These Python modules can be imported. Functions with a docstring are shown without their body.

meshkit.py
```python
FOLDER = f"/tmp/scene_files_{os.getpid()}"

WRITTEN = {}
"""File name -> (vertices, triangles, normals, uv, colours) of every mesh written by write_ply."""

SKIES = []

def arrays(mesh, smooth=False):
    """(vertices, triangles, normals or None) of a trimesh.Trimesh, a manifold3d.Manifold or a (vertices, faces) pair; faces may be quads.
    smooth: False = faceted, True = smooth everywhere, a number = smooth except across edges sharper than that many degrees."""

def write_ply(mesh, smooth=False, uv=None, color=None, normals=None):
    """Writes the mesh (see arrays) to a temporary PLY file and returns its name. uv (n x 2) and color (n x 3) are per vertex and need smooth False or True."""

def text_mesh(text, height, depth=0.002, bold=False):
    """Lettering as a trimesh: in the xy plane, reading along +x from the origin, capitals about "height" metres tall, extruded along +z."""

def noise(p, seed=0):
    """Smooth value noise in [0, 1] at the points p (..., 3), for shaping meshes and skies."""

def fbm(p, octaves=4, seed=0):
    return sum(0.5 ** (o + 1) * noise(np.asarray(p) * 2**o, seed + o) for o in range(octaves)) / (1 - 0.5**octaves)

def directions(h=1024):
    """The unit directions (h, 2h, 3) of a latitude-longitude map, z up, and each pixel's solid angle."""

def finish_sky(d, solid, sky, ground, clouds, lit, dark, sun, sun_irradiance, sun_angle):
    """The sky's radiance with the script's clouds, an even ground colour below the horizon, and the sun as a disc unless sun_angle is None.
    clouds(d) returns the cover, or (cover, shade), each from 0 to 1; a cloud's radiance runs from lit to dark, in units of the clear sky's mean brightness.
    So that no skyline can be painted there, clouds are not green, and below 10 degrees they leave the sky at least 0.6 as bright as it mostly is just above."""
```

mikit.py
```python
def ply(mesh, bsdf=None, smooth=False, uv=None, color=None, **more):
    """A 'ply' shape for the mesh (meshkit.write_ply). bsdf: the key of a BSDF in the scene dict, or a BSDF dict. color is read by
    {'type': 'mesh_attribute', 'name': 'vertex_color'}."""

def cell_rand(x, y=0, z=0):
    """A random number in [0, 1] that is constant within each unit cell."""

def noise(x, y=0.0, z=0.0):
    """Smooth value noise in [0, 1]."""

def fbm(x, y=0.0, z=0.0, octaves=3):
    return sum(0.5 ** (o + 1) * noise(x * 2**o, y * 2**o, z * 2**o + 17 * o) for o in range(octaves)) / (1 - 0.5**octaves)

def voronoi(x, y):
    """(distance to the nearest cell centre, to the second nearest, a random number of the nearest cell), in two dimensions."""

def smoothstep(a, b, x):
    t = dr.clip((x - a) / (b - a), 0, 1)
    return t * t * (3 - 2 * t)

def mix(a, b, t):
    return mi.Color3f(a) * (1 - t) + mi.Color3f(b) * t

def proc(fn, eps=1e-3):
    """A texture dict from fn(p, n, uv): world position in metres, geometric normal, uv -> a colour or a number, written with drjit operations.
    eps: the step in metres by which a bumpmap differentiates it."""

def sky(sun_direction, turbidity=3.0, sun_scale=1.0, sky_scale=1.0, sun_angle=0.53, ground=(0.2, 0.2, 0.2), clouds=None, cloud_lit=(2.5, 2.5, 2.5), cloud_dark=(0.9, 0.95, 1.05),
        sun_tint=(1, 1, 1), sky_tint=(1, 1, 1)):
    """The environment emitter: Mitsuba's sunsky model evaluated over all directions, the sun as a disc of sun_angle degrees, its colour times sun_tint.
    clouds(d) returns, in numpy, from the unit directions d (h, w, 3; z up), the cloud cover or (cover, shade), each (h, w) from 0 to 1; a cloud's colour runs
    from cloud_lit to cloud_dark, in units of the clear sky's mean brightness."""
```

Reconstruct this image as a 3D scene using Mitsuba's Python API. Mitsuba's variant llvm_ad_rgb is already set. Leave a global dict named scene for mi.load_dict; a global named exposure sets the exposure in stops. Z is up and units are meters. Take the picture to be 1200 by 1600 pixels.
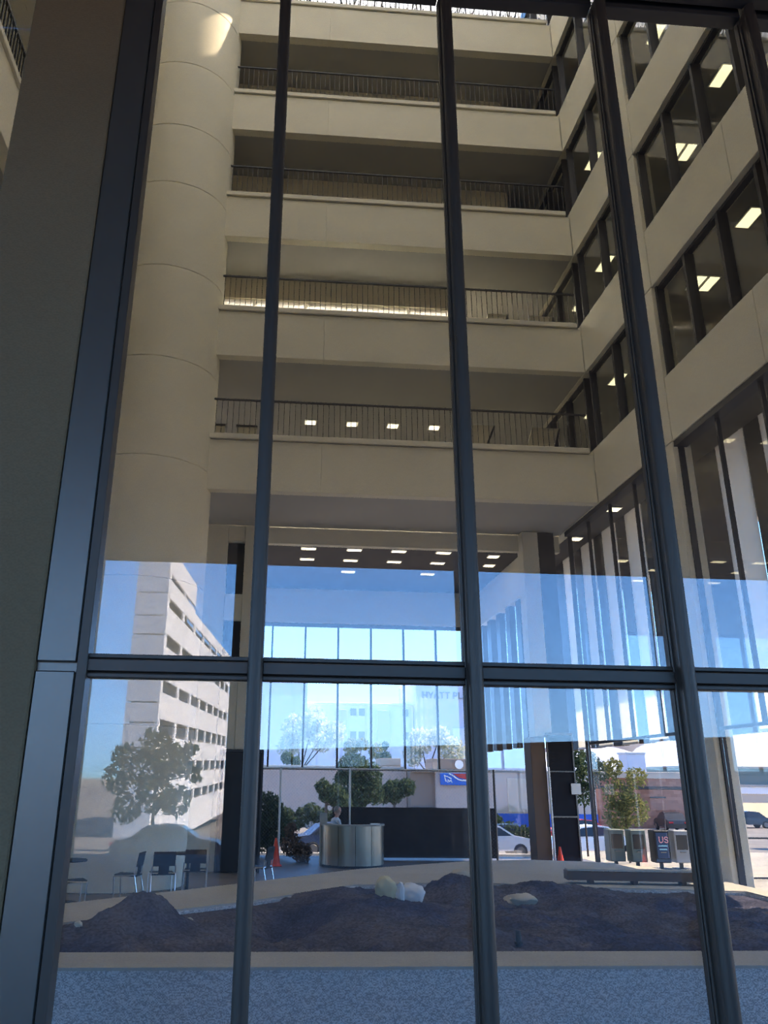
import math, random
import numpy as np, trimesh, mitsuba as mi, mikit, meshkit
import manifold3d as m3
import drjit as dr
from shapely.geometry import Polygon, Point, LineString
from shapely import affinity

T = mi.ScalarTransform4f
scene, labels = {}, {}
rng = np.random.default_rng(7)
random.seed(7)

# ------------------------------------------------------------------ camera, sky, exposure
EYE = 2.2                                   # eye height above the atrium floor (z = 0)
F, TILT, ROLL, YAW, PPX, PPY = 1294.63, 0.353, 0.0124, 0.0755, -70.7, -56.1
_ct, _st = math.cos(TILT), math.sin(TILT)
_fw = np.array([math.sin(YAW) * _ct, math.cos(YAW) * _ct, _st])
_r = np.array([math.cos(YAW), -math.sin(YAW), 0.0])
_u = np.cross(_r, _fw)
_up = -math.sin(ROLL) * _r + math.cos(ROLL) * _u
scene['camera'] = {'type': 'perspective', 'fov': 2 * math.degrees(math.atan(600 / F)), 'fov_axis': 'x',
                   'principal_point_offset_x': -PPX / 1200, 'principal_point_offset_y': -PPY / 1600, 'near_clip': 0.05, 'far_clip': 9000.0,
                   'to_world': T().look_at(origin=[0, 0, EYE], target=[_fw[0], _fw[1], EYE + _fw[2]], up=_up.tolist())}
SUN = (0.62, 0.16, 0.77)
scene['sky'] = mikit.sky(SUN, turbidity=2.6, sun_scale=1.0, sky_scale=1.5, sun_angle=0.6, ground=(0.3, 0.28, 0.25), sky_tint=(0.60, 0.92, 1.3), sun_tint=(1.05, 1.0, 0.89))
exposure = 3.0

# ------------------------------------------------------------------ helpers
def MB(*ms):
    return trimesh.util.concatenate([m for m in ms])

def box(x0, x1, y0, y1, z0, z1):
    m = trimesh.creation.box(extents=(abs(x1 - x0), abs(y1 - y0), abs(z1 - z0)))
    m.apply_translation(((x0 + x1) / 2, (y0 + y1) / 2, (z0 + z1) / 2))
    return m

def bbox(x0, x1, y0, y1, z0, z1, r=0.01):
    """box with chamfered edges"""
    c = m3.Manifold.cube((x1 - x0, y1 - y0, z1 - z0)).translate((x0, y0, z0))
    pts = []
    for sx, X in ((1, x0), (-1, x1)):
        for sy, Y in ((1, y0), (-1, y1)):
            for sz, Z in ((1, z0), (-1, z1)):
                pts += [(X + sx * r, Y + sy * r, Z), (X + sx * r, Y, Z + sz * r), (X, Y + sy * r, Z + sz * r)]
    return man(m3.Manifold.hull_points(np.array(pts)))

def man(m):
    q = m.to_mesh()
    return trimesh.Trimesh(q.vert_properties[:, :3], q.tri_verts, process=False)

def hullp(pts):
    return man(m3.Manifold.hull_points(np.array(pts, float)))

def tube(p, q, r, n=8, r2=None):
    p, q = np.array(p, float), np.array(q, float)
    d = q - p
    L = np.linalg.norm(d)
    d /= L
    a = np.cross(d, [0, 0, 1.0] if abs(d[2]) < 0.9 else [1.0, 0, 0])
    a /= np.linalg.norm(a)
    b = np.cross(d, a)
    t = np.arange(n) * 2 * np.pi / n
    ring = np.cos(t)[:, None] * a + np.sin(t)[:, None] * b
    r2 = r if r2 is None else r2
    v = np.vstack([p + ring * r, q + ring * r2, [p, q]])
    i = np.arange(n); j = (i + 1) % n
    f = np.vstack([np.c_[i, j, j + n], np.c_[i, j + n, i + n], np.c_[j, i, i * 0 + 2 * n], np.c_[i + n, j + n, i * 0 + 2 * n + 1]])
    m = trimesh.Trimesh(v, f, process=False)
    return m

def path(pts, r, n=8):
    return MB(*[tube(pts[k], pts[k + 1], r, n) for k in range(len(pts) - 1)])

def prism(poly, z0, z1):
    m = trimesh.creation.extrude_polygon(poly, z1 - z0, engine='earcut')
    m.apply_translation((0, 0, z0))
    return m

def quad(a, b, c, d):
    return trimesh.Trimesh(np.array([a, b, c, d], float), [[0, 1, 2], [0, 2, 3]], process=False)

def lathe(prof, c, n=24):
    m = trimesh.creation.revolve(np.array(prof, float), sections=n)
    m.apply_translation(c)
    return m

def rx(m, x=0, y=0, z=0, rz=0):
    m = m.copy()
    if rz: m.apply_transform(trimesh.transformations.rotation_matrix(rz, [0, 0, 1]))
    m.apply_translation((x, y, z))
    return m

used = {}
def fresh(name):
    n = used.get(name, 0)
    used[name] = n + 1
    return name if n == 0 else f'{name}_{n:03d}'

def add(name, mesh, mat, parent=None, smooth=False, kind=None, label=None, cat=None, group=None):
    key = fresh(parent + '__' + name if parent else name)
    scene[key] = dict(mesh) if isinstance(mesh, dict) else mikit.ply(mesh, 'mat_' + mat, smooth=smooth)
    if kind or label or cat or group: tag(key, label, cat, group, kind)
    return key

def share(mesh, mat, smooth=False):
    return mikit.ply(mesh, 'mat_' + mat, smooth=smooth)

def put(name, shape, parent=None, to=None, **kw):
    """one more entry of a shared shape dict under its own key"""
    s = dict(shape)
    if to is not None: s['to_world'] = to
    return add(name, s, None, parent, **kw)

def tag(key, label=None, cat=None, group=None, kind=None):
    d = labels.setdefault(key, {})
    for k, v in (('label', label), ('category', cat), ('group', group), ('kind', kind)):
        if v: d[k] = v
    return key

def thing(name, label, cat, group=None):
    return tag(fresh(name), label, cat, group)

def struct(name, label=None):
    k = fresh(name)
    return tag(k, label, None, None, 'structure')

# ------------------------------------------------------------------ materials
def rgb(*c): return {'type': 'rgb', 'value': list(c)}
def pr(name, col, rough=0.6, **kw):
    scene['mat_' + name] = {'type': 'twosided', 'bsdf': {'type': 'principled', 'base_color': rgb(*col) if isinstance(col, tuple) else col, 'roughness': rough, **kw}}
    return name
def diff(name, col):
    scene['mat_' + name] = {'type': 'twosided', 'bsdf': {'type': 'diffuse', 'reflectance': rgb(*col) if isinstance(col, tuple) else col}}
    return name

def f_cream(p, n, uv):
    s = mikit.fbm(p.x * 0.7, p.y * 0.7, p.z * 0.7, 3)
    g = mikit.noise(p.x * 60, p.y * 60, p.z * 60)
    return mikit.mix((0.575, 0.535, 0.42), (0.655, 0.61, 0.485), s) * (0.95 + 0.1 * g)
def f_pebble(p, n, uv):
    a = mikit.noise(p.x * 95, p.y * 95, p.z * 95)
    b = mikit.noise(p.x * 43 + 9, p.y * 43, p.z * 43)
    c = mikit.noise(p.x * 150, p.y * 150, p.z * 150 + 4)
    t = mikit.smoothstep(0.3, 0.7, 0.55 * a + 0.25 * b + 0.2 * c)
    return mikit.mix((0.34, 0.33, 0.33), (0.68, 0.665, 0.66), t)
def f_soil(p, n, uv):
    a = mikit.fbm(p.x * 2.2, p.y * 2.2, p.z * 2.2, 4)
    b = mikit.noise(p.x * 40, p.y * 40, p.z * 40)
    w = mikit.smoothstep(0.45, 0.62, mikit.fbm(p.x * 0.9 + 5, p.y * 0.9, p.z, 3))
    return mikit.mix(mikit.mix((0.055, 0.050, 0.056), (0.15, 0.135, 0.145), a), mikit.mix((0.035, 0.036, 0.055), (0.09, 0.09, 0.13), a), w) * (0.65 + 0.7 * b)
def f_concrete(p, n, uv):
    a = mikit.fbm(p.x * 1.1, p.y * 1.1, p.z * 1.1, 4)
    b = mikit.noise(p.x * 70, p.y * 70, p.z * 70)
    return mikit.mix((0.36, 0.34, 0.30), (0.47, 0.45, 0.40), a) * (0.93 + 0.14 * b)
def f_pier(p, n, uv):
    a = mikit.fbm(p.x * 0.9, p.y * 0.9, p.z * 0.9, 3)
    b = mikit.noise(p.x * 90, p.y * 90, p.z * 90)
    return mikit.mix((0.205, 0.15, 0.09), (0.24, 0.178, 0.108), a) * (0.92 + 0.16 * b)
def f_brick(p, n, uv):
    row = dr.floor(p.z / 0.25)
    col = dr.floor((p.x + p.y) / 0.6 + 0.5 * (row - 2 * dr.floor(row / 2)))
    return mikit.mix((0.36, 0.17, 0.11), (0.46, 0.24, 0.17), mikit.cell_rand(row, col, 2))
def f_leaf(p, n, uv):
    a = mikit.noise(p.x * 3, p.y * 3, p.z * 3)
    return mikit.mix((0.035, 0.055, 0.035), (0.11, 0.15, 0.07), a)
def f_asphalt(p, n, uv):
    a = mikit.fbm(p.x * 0.5, p.y * 0.5, 0.0, 3)
    return mikit.mix((0.20, 0.19, 0.185), (0.28, 0.27, 0.26), a)
def f_tile(p, n, uv):
    a = mikit.fbm(p.x * 0.8, p.y * 0.8, 0.0, 3)
    b = mikit.noise(p.x * 50, p.y * 50, p.z * 50)
    return mikit.mix((0.10, 0.092, 0.085), (0.15, 0.138, 0.128), a) * (0.93 + 0.14 * b)

P = mikit.proc
pr('cream', P(f_cream), 0.65)
diff('pebble', P(f_pebble))
diff('soil', P(f_soil))
diff('concrete', P(f_concrete))
diff('pier_stone', P(f_pier))
pr('paving', (0.17, 0.165, 0.155), 0.7)
diff('brick', P(f_brick))
diff('asphalt', P(f_asphalt))
pr('tile', P(f_tile), 0.5)
pr('soffit_grey', (0.335, 0.33, 0.305), 0.7)
pr('soffit_dark', (0.045, 0.042, 0.04), 0.7)
pr('corridor', (0.575, 0.52, 0.41), 0.7)
pr('bronze', (0.085, 0.070, 0.058), 0.42, metallic=0.4)
pr('bronze_matte', (0.035, 0.033, 0.033), 0.5)
pr('black', (0.012, 0.012, 0.014), 0.6)
pr('black_cloth', (0.010, 0.011, 0.016), 0.9)
pr('steel', (0.19, 0.175, 0.155), 0.33, metallic=0.7)
pr('desk_steel', (0.33, 0.29, 0.23), 0.33, metallic=0.9)
pr('wire', (0.22, 0.22, 0.23), 0.5)
pr('chrome', (0.8, 0.8, 0.82), 0.12, metallic=1.0)
pr('white', (0.78, 0.78, 0.76), 0.5)
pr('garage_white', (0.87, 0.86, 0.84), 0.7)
pr('garage_shade', (0.16, 0.155, 0.15), 0.8)  # dark grey stands in for the shade inside the garage
pr('beige', (0.52, 0.42, 0.35), 0.8)
pr('tan', (0.60, 0.50, 0.38), 0.8)
pr('brown_wall', (0.26, 0.20, 0.155), 0.8)
pr('lavender', (0.66, 0.66, 0.74), 0.8)  # bright haze mixed into the hotel wall colour
pr('pale', (0.80, 0.82, 0.86), 0.8)
pr('blue_paint', (0.02, 0.09, 0.45), 0.5)
pr('sign_blue', (0.02, 0.13, 0.55), 0.4)
pr('sign_red', (0.62, 0.03, 0.03), 0.4)
pr('cone_red', (0.75, 0.06, 0.02), 0.5)
pr('rust', (0.16, 0.11, 0.08), 0.8)
pr('plank_wood', (0.10, 0.065, 0.045), 0.7)
pr('bark', (0.09, 0.07, 0.055), 0.9)
pr('rubber', (0.02, 0.02, 0.02), 0.8)
pr('car_glass', (0.02, 0.025, 0.03), 0.08)
pr('car_white', (0.78, 0.78, 0.77), 0.25, clearcoat=1.0)
pr('car_black', (0.015, 0.017, 0.02), 0.25, clearcoat=1.0)
pr('car_blue', (0.03, 0.04, 0.08), 0.25, clearcoat=1.0)
pr('car_silver', (0.45, 0.46, 0.48), 0.25, clearcoat=1.0)
pr('car_red', (0.5, 0.03, 0.03), 0.25, clearcoat=1.0)
pr('skin', (0.50, 0.29, 0.22), 0.6)
pr('shirt', (0.74, 0.77, 0.84), 0.8)
pr('trousers', (0.03, 0.03, 0.045), 0.8)
pr('hair', (0.30, 0.27, 0.25), 0.8)
pr('rock_yellow', (0.52, 0.47, 0.30), 0.9)
pr('rock_white', (0.62, 0.61, 0.60), 0.9)
pr('rock_tan', (0.42, 0.37, 0.29), 0.9)
pr('mountain', (0.50, 0.53, 0.62), 0.9)  # distance haze mixed into the slope colour
pr('dry_grass', (0.48, 0.38, 0.22), 0.9)
scene['mat_leaf'] = {'type': 'principledthin', 'base_color': P(f_leaf), 'roughness': 0.6, 'diff_trans': 0.6}
scene['mat_leaf_light'] = {'type': 'principledthin', 'base_color': rgb(0.24, 0.25, 0.10), 'roughness': 0.6, 'diff_trans': 0.8}
scene['mat_leaf_pale'] = {'type': 'principledthin', 'base_color': rgb(0.55, 0.58, 0.48), 'roughness': 0.6, 'diff_trans': 0.8}  # blown-out brightness painted into the leaf colour
scene['mat_frosted'] = {'type': 'principledthin', 'base_color': rgb(0.87, 0.89, 0.77), 'roughness': 0.5, 'diff_trans': 1.5}
scene['mat_shade_cloth'] = {'type': 'principledthin', 'base_color': rgb(0.90, 0.88, 0.82), 'roughness': 0.7, 'diff_trans': 1.2}
scene['mat_glass'] = {'type': 'thindielectric', 'int_ior': 1.92}
scene['mat_glass_inner'] = {'type': 'thindielectric', 'int_ior': 1.5}
scene['mat_glass_tint'] = {'type': 'thindielectric', 'int_ior': 1.5, 'specular_transmittance': rgb(0.62, 0.64, 0.62)}

LAMP = {'type': 'area', 'radiance': rgb(0.40, 0.345, 0.20)}
LAMP_UNSEEN = {'type': 'area', 'radiance': rgb(9.0, 8.2, 6.6)}  # for lamps out of view in the rooms behind the balconies

# ------------------------------------------------------------------ main dimensions
G = 5.853                      # glass line of the curtain wall
ZB = [9.16, 13.01, 16.86, 20.72, 24.57]      # underside of each parapet band
BH = 1.54                      # height of a band with its coping
DB = 20.13                     # face of the back balconies
XR = 8.4                       # face of the right wall
XL = -5.2                      # face of the left balconies

# ------------------------------------------------------------------ large structure
k = struct('floor', 'grey brown tiled floor of the atrium behind the planter')
add('slab', box(-9, 10.0, 5.9, 28.6, -0.3, 0.0), 'tile', k)
k = struct('floor_outside', 'paved floor under the covered front of the building')
add('slab', box(-30, 40, -17.0, 5.9, -0.3, 0.0), 'paving', k)
k = struct('ceiling_portico', 'dark soffit over the covered front')
add('slab', box(-24, 30, -17.0, 5.7, 9.34, 9.8), 'soffit_dark', k)
k = struct('wall_front', 'building front above the portico')
add('slab', box(-9.2, 13.4, 5.75, 6.05, 9.76, 29.6), 'cream', k)
k = struct('wall_left'); add('slab', box(-9.4, -9.1, 6.05, 30, 0, 29.6), 'cream', k)
k = struct('wall_east'); add('slab', box(13.1, 13.4, 6.05, 30, 9.16, 29.6), 'corridor', k)
k = struct('wall_far'); add('slab', box(-9.2, 15.4, 30.0, 30.3, 9.16, 29.6), 'corridor', k)
k = struct('ceiling_roof')
add('slab', box(8.6, 13.4, 6.05, 30.3, 29.3, 29.6), 'soffit_grey', k)
add('slab', box(-9.2, XL - 0.2, 6.05, 30.3, 29.3, 29.6), 'soffit_grey', k)
add('slab', box(XL - 0.2, 8.6, 25.3, 30.3, 29.3, 29.6), 'soffit_grey', k)

# skylight: frosted panels, unseen gap for the column's sun patch, space frame below
k = struct('ceiling_skylight', 'frosted glass skylight over the atrium')
xs = np.linspace(XL - 0.2, 8.6, 10)
ys = np.linspace(6.05, 25.3, 13)
SUN_GAP = affinity.rotate(affinity.scale(Point(2.27, 20.66).buffer(1.0), 0.85, 0.42), 35)  # unseen opening, shaped to let sun onto the round column
for i in range(9):
    for j in range(12):
        a, b, c, d = xs[i], xs[i + 1], ys[j], ys[j + 1]
        cell = Polygon([(a, c), (b, c), (b, d), (a, d)])
        if cell.intersects(SUN_GAP):
            for g_ in getattr(cell.difference(SUN_GAP), 'geoms', [cell.difference(SUN_GAP)]):
                add('panel', prism(g_, 29.295, 29.305), 'frosted', k)
        else:
            add('panel', quad((a, c, 29.3), (b, c, 29.3), (b, d, 29.3), (a, d, 29.3)), 'frosted', k)
for i in range(9):
    add('clerestory_panel', quad((xs[i], 25.3, 26.0), (xs[i + 1], 25.3, 26.0), (xs[i + 1], 25.3, 29.3), (xs[i], 25.3, 29.3)), 'frosted', k)
for y in ys[:9]:
    add('beam', box(xs[0], xs[-1], y - 0.04, y + 0.04, 29.1, 29.28), 'bronze_matte', k)
tr = []
r2 = np.random.default_rng(3)
for i in range(46):
    x = xs[0] + 0.3 * i + 0.1
    for y0, y1 in ((20.6, 22.2), (22.4, 24.4)):
        tr.append(tube((x, y0, 28.95), (x + r2.uniform(-.9, .9), y1, 27.2 + r2.uniform(-.3, .3)), 0.022, 5))
for y in (21.0, 22.2, 23.4, 24.4):
    tr.append(tube((xs[0], y, 28.2), (xs[-1], y, 28.2), 0.03, 5))
add('truss', MB(*tr), 'bronze_matte', k, kind='stuff')

# ------------------------------------------------------------------ front curtain wall
cw = struct('window_1', 'front curtain wall of bronze mullions and tall glass panes')
MX = [-0.1155, 1.3845, 2.8845, 4.3845, 5.8845]
SILL, HEAD = 0.42, 9.27
body = MB(bbox(-0.034, 0.034, G - 0.15, G + 0.05, SILL - 0.4, HEAD + 0.06, 0.006),
          bbox(-0.05, 0.05, G - 0.075, G - 0.05, SILL - 0.4, HEAD, 0.004), bbox(-0.05, 0.05, G - 0.03, G + 0.03, SILL - 0.4, HEAD, 0.004))
capm = tube((0, G - 0.175, SILL - 0.4), (0, G - 0.175, HEAD + 0.12), 0.05, 20)
bs, cs = share(body, 'bronze'), share(capm, 'bronze', 40)
for x in MX:
    key = put('mullion', bs, cw, T().translate([x, 0, 0]))
    put('cap', cs, key, T().translate([x, 0, 0]))
bays = [-1.24] + MX
for a, b in zip(bays[:-1], bays[1:]):
    a0, b0 = a + (0.05 if a != -1.24 else 0.0), b - 0.05
    zt = 2.915
    add('transom', MB(bbox(a0, b0, G - 0.09, G + 0.03, zt - 0.04, zt + 0.04, 0.005), bbox(a0, b0, G - 0.07, G + 0.03, zt + 0.05, zt + 0.078, 0.004),
                      bbox(a0, b0, G - 0.07, G + 0.03, zt - 0.078, zt - 0.05, 0.004), box(a0, b0, G - 0.03, G + 0.02, zt - 0.07, zt + 0.07)), 'bronze', cw)
    add('header', MB(bbox(a0, b0, G - 0.10, G + 0.05, HEAD + 0.02, HEAD + 0.14, 0.006), bbox(a0, b0, G - 0.16, G + 0.05, HEAD + 0.15, HEAD + 0.5, 0.006)), 'bronze_matte', cw)
    add('sill', bbox(a0, b0, G - 0.10, G + 0.05, SILL - 0.1, SILL, 0.006), 'bronze', cw)
    for z0, z1 in ((SILL, zt - 0.07), (zt + 0.07, HEAD + 0.03)):
        add('pane', quad((a0, G, z0), (b0, G, z0), (b0, G, z1), (a0, G, z1)), 'glass', cw)
add('jamb', MB(bbox(-1.30, -1.235, G - 0.12, G + 0.05, 0, HEAD + 0.05, 0.006), bbox(-1.33, -1.285, G - 0.05, G + 0.05, 0, HEAD + 0.05, 0.005)), 'bronze', cw)

pier = thing('stone_pier', 'wide stone pier with dark steel cladding left of the glass wall', 'pillar')
add('shaft', bbox(-2.36, -1.575, G - 0.12, G + 1.0, 0, 9.34, 0.01), 'pier_stone', pier)
add('cladding', MB(bbox(-1.572, -1.31, G - 0.10, G + 0.05, 0, 2.87, 0.008), bbox(-1.572, -1.31, G - 0.10, G + 0.05, 2.93, 9.34, 0.008), box(-1.572, -1.31, G - 0.06, G + 0.05, 2.8, 3.0)), 'steel', pier, label='dark brushed steel cladding')
k = struct('window_2'); add('pane', quad((-9, G + .5, 0), (-2.42, G + .5, 0), (-2.42, G + .5, 9.3), (-9, G + .5, 9.3)), 'glass_inner', k)

# ------------------------------------------------------------------ right wall: bands, pilaster, windows
wr = struct('wall_right', 'right wall of cream bands between rows of dark windows')
YP0, YP1 = 15.87, 16.75
def yspan(y0, y1, n): return [(y0 + (y1 - y0) * i / n, y0 + (y1 - y0) * (i + 1) / n) for i in range(n)]
for i, z in enumerate(ZB):
    for a, b in [(6.1, 9.1), (9.1, 12.3), (12.3, YP0 - 0.006), (YP1 + 0.006, DB - 0.006), (DB + 0.006, 25.0)]:
        add('band_panel', bbox(XR, XR + 0.35, a + 0.006, b - 0.006, z, z + BH - 0.02, 0.012), 'cream', wr)
for z0, z1 in [(0, 9.15)] + [(z + 0.012, z + 3.84) for z in ZB]:
    add('pilaster_panel', bbox(XR - 0.012, XR + 0.4, YP0, YP1, z0, min(z1, 29.2), 0.012), 'cream', wr)
# floors of the right wing with their ceilings
k = struct('ceiling_right_wing')
for z in ZB:
    add('slab', box(XR + 0.35, 13.1, 6.05, 30, z + 0.02, z + 0.5), 'soffit_grey', k)
k = struct('wall_right_wing')
for z in ZB[:-1]:
    add('partition', box(12.9, 13.05, 6.1, 30, z + 0.5, z + 3.85), 'corridor', k)

row = 3
for i in range(5):                      # window rows above each band
    z0, z1 = ZB[i] + BH - 0.02, (ZB[i + 1] if i < 4 else 29.3)
    for a, b in ((6.1, YP0), (YP1, DB - 0.05), (DB + 0.35, 25.0)):
        w = struct(f'window_{row}'); row += 1
        n = max(1, round((b - a) / 1.5))
        fr = [box(XR + 0.12, XR + 0.26, a, b, z0, z0 + 0.06), box(XR + 0.12, XR + 0.26, a, b, z1 - 0.07, z1), box(XR + 0.08, XR + 0.26, a, a + 0.07, z0, z1), box(XR + 0.08, XR + 0.26, b - 0.07, b, z0, z1)]
        add('frame', MB(*fr), 'bronze_matte', w)
        ed = yspan(a, b, n)
        for (y0, y1) in ed[1:]:
            add('mullion', box(XR + 0.06, XR + 0.28, y0 - 0.045, y0 + 0.045, z0 + 0.06, z1 - 0.07), 'bronze_matte', w)
        for (y0, y1) in ed:
            add('pane', quad((XR + 0.18, y0, z0), (XR + 0.18, y1, z0), (XR + 0.18, y1, z1), (XR + 0.18, y0, z1)), 'glass_tint', w)
# ground floor window of the right wall
w = struct(f'window_{row}', 'tall ground floor glazing of the right wall'); row += 1
for a, b in ((6.6, YP0), (YP1, 22.9)):
    n = round((b - a) / 1.46)
    ed = yspan(a, b, n)
    add('frame', MB(box(XR + 0.02, XR + 0.3, a, b, 9.03, 9.16), box(XR + 0.1, XR + 0.2, a, b, 0, 0.08), box(XR + 0.12, XR + 0.2, a, b, 3.2, 3.26), box(XR + 0.1, XR + 0.22, a, a + 0.05, 0, 9.1), box(XR + 0.1, XR + 0.22, b - 0.05, b, 0, 9.1)), 'bronze_matte', w)
    for (y0, y1) in ed[1:]:
        add('mullion', box(XR + 0.12, XR + 0.2, y0 - 0.03, y0 + 0.03, 3.26, 9.03), 'bronze_matte', w)
    for (y0, y1) in ed:
        add('pane', quad((XR + 0.16, y0, 0.1), (XR + 0.16, y1, 0.1), (XR + 0.16, y1, 9.1), (XR + 0.16, y0, 9.1)), 'glass_inner', w)
# pale roller shades on the outer line of the right side, dark columns between
XS = 9.46
shades = [(25.1, 26.1), (23.38, 24.42), (21.7, 22.7), (20.0, 21.04), (15.0, 16.1), (13.3, 14.4), (11.6, 12.7), (9.9, 11.0)]
NTH = ['farthest', 'second farthest', 'third farthest', 'fourth farthest', 'fourth nearest', 'third nearest', 'second nearest', 'nearest']
for i, (a, b) in enumerate(shades):
    s = thing('roller_shade', f'pale roller shade behind the tall right hand glazing, {NTH[i]} of the row', 'window shade', 'pale roller shades behind the right glazing')
    add('cloth', bbox(XS, XS + 0.012, a, b, 3.25, 9.15, 0.004), 'shade_cloth', s)
    add('bar', bbox(XS - 0.012, XS + 0.024, a, b, 3.2, 3.25, 0.004), 'white', s)
k = struct('wall_right_outer', 'dark columns of the outer right side')
ed = [6.6] + [v for p in shades[::-1] for v in p] + [27.2]
for a, b in zip(ed[0::2], ed[1::2]):
    add('column', bbox(XS + 0.02, XS + 0.2, a, b, 3.2, 9.16, 0.01), 'bronze_matte', k)

# ------------------------------------------------------------------ back balconies
ORD = ['lowest', 'second lowest', 'middle', 'second highest', 'highest']
x0b, x1b = -2.6, XR
rail_len = x1b - x0b
for i, z in enumerate(ZB):
    b = thing('balcony', f'{ORD[i]} of the cream back balconies with a thin dark railing', 'balcony', None)
    edges = np.linspace(x0b, x1b, 4)
    for p in range(3):
        add('parapet_panel', bbox(edges[p] + (0.0015 if p else 0), edges[p + 1] - (0.0015 if p < 2 else 0.02), DB, DB + 0.28, z, z + BH - 0.17, 0.003), 'cream', b)
    add('coping', bbox(x0b, x1b - 0.12, DB - 0.06, DB + 0.34, z + BH - 0.15, z + BH, 0.012), 'cream', b)
    add('slab', box(x0b, x1b, DB + 0.28, 23.36 if i == 0 else 22.4, z + 0.02, z + 0.4), 'soffit_grey', b)
    zr = z + BH
    add('handrail', bbox(x0b, x1b - 0.05, DB + 0.12, DB + 0.18, zr + 1.03, zr + 1.08, 0.008), 'bronze_matte', b)
    bal = share(box(-0.007, 0.007, DB + 0.14, DB + 0.155, zr - 0.02, zr + 1.03), 'bronze_matte')
    n = int(rail_len / 0.15)
    for q in range(n):
        put('baluster', bal, b, T().translate([x0b + 0.1 + q * 0.15, 0, 0]))
# corridor walls behind the balconies (levels), with openings
wb = struct('wall_back', 'corridor walls behind the back balconies')
for i in (2, 3):
    add('panel', box(x0b, 7.2, 22.2, 22.4, ZB[i] + 0.4, ZB[i + 1]), 'corridor', wb)
add('panel', box(x0b, 5.4, 22.2, 22.4, 16.12, ZB[2]), 'corridor', wb)
add('panel', box(x0b, XR, 22.2, 22.4, ZB[1] + 0.4, 15.0), 'corridor', wb)
w = struct(f'window_{row}', 'low strip of bright window behind the railing of the middle balcony'); row += 1
for a, b in yspan(x0b, 5.4, 5):
    add('pane', quad((a + .03, 22.3, 15.0), (b - .03, 22.3, 15.0), (b - .03, 22.3, 16.12), (a + .03, 22.3, 16.12)), 'shade_cloth', w)
k = struct('ceiling_back_wing')
for z in ZB:
    if z > 10: add('slab', box(x0b, XR + .3, 22.4, 30, z + 0.02, z + 0.4), 'soffit_grey', k)
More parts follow.
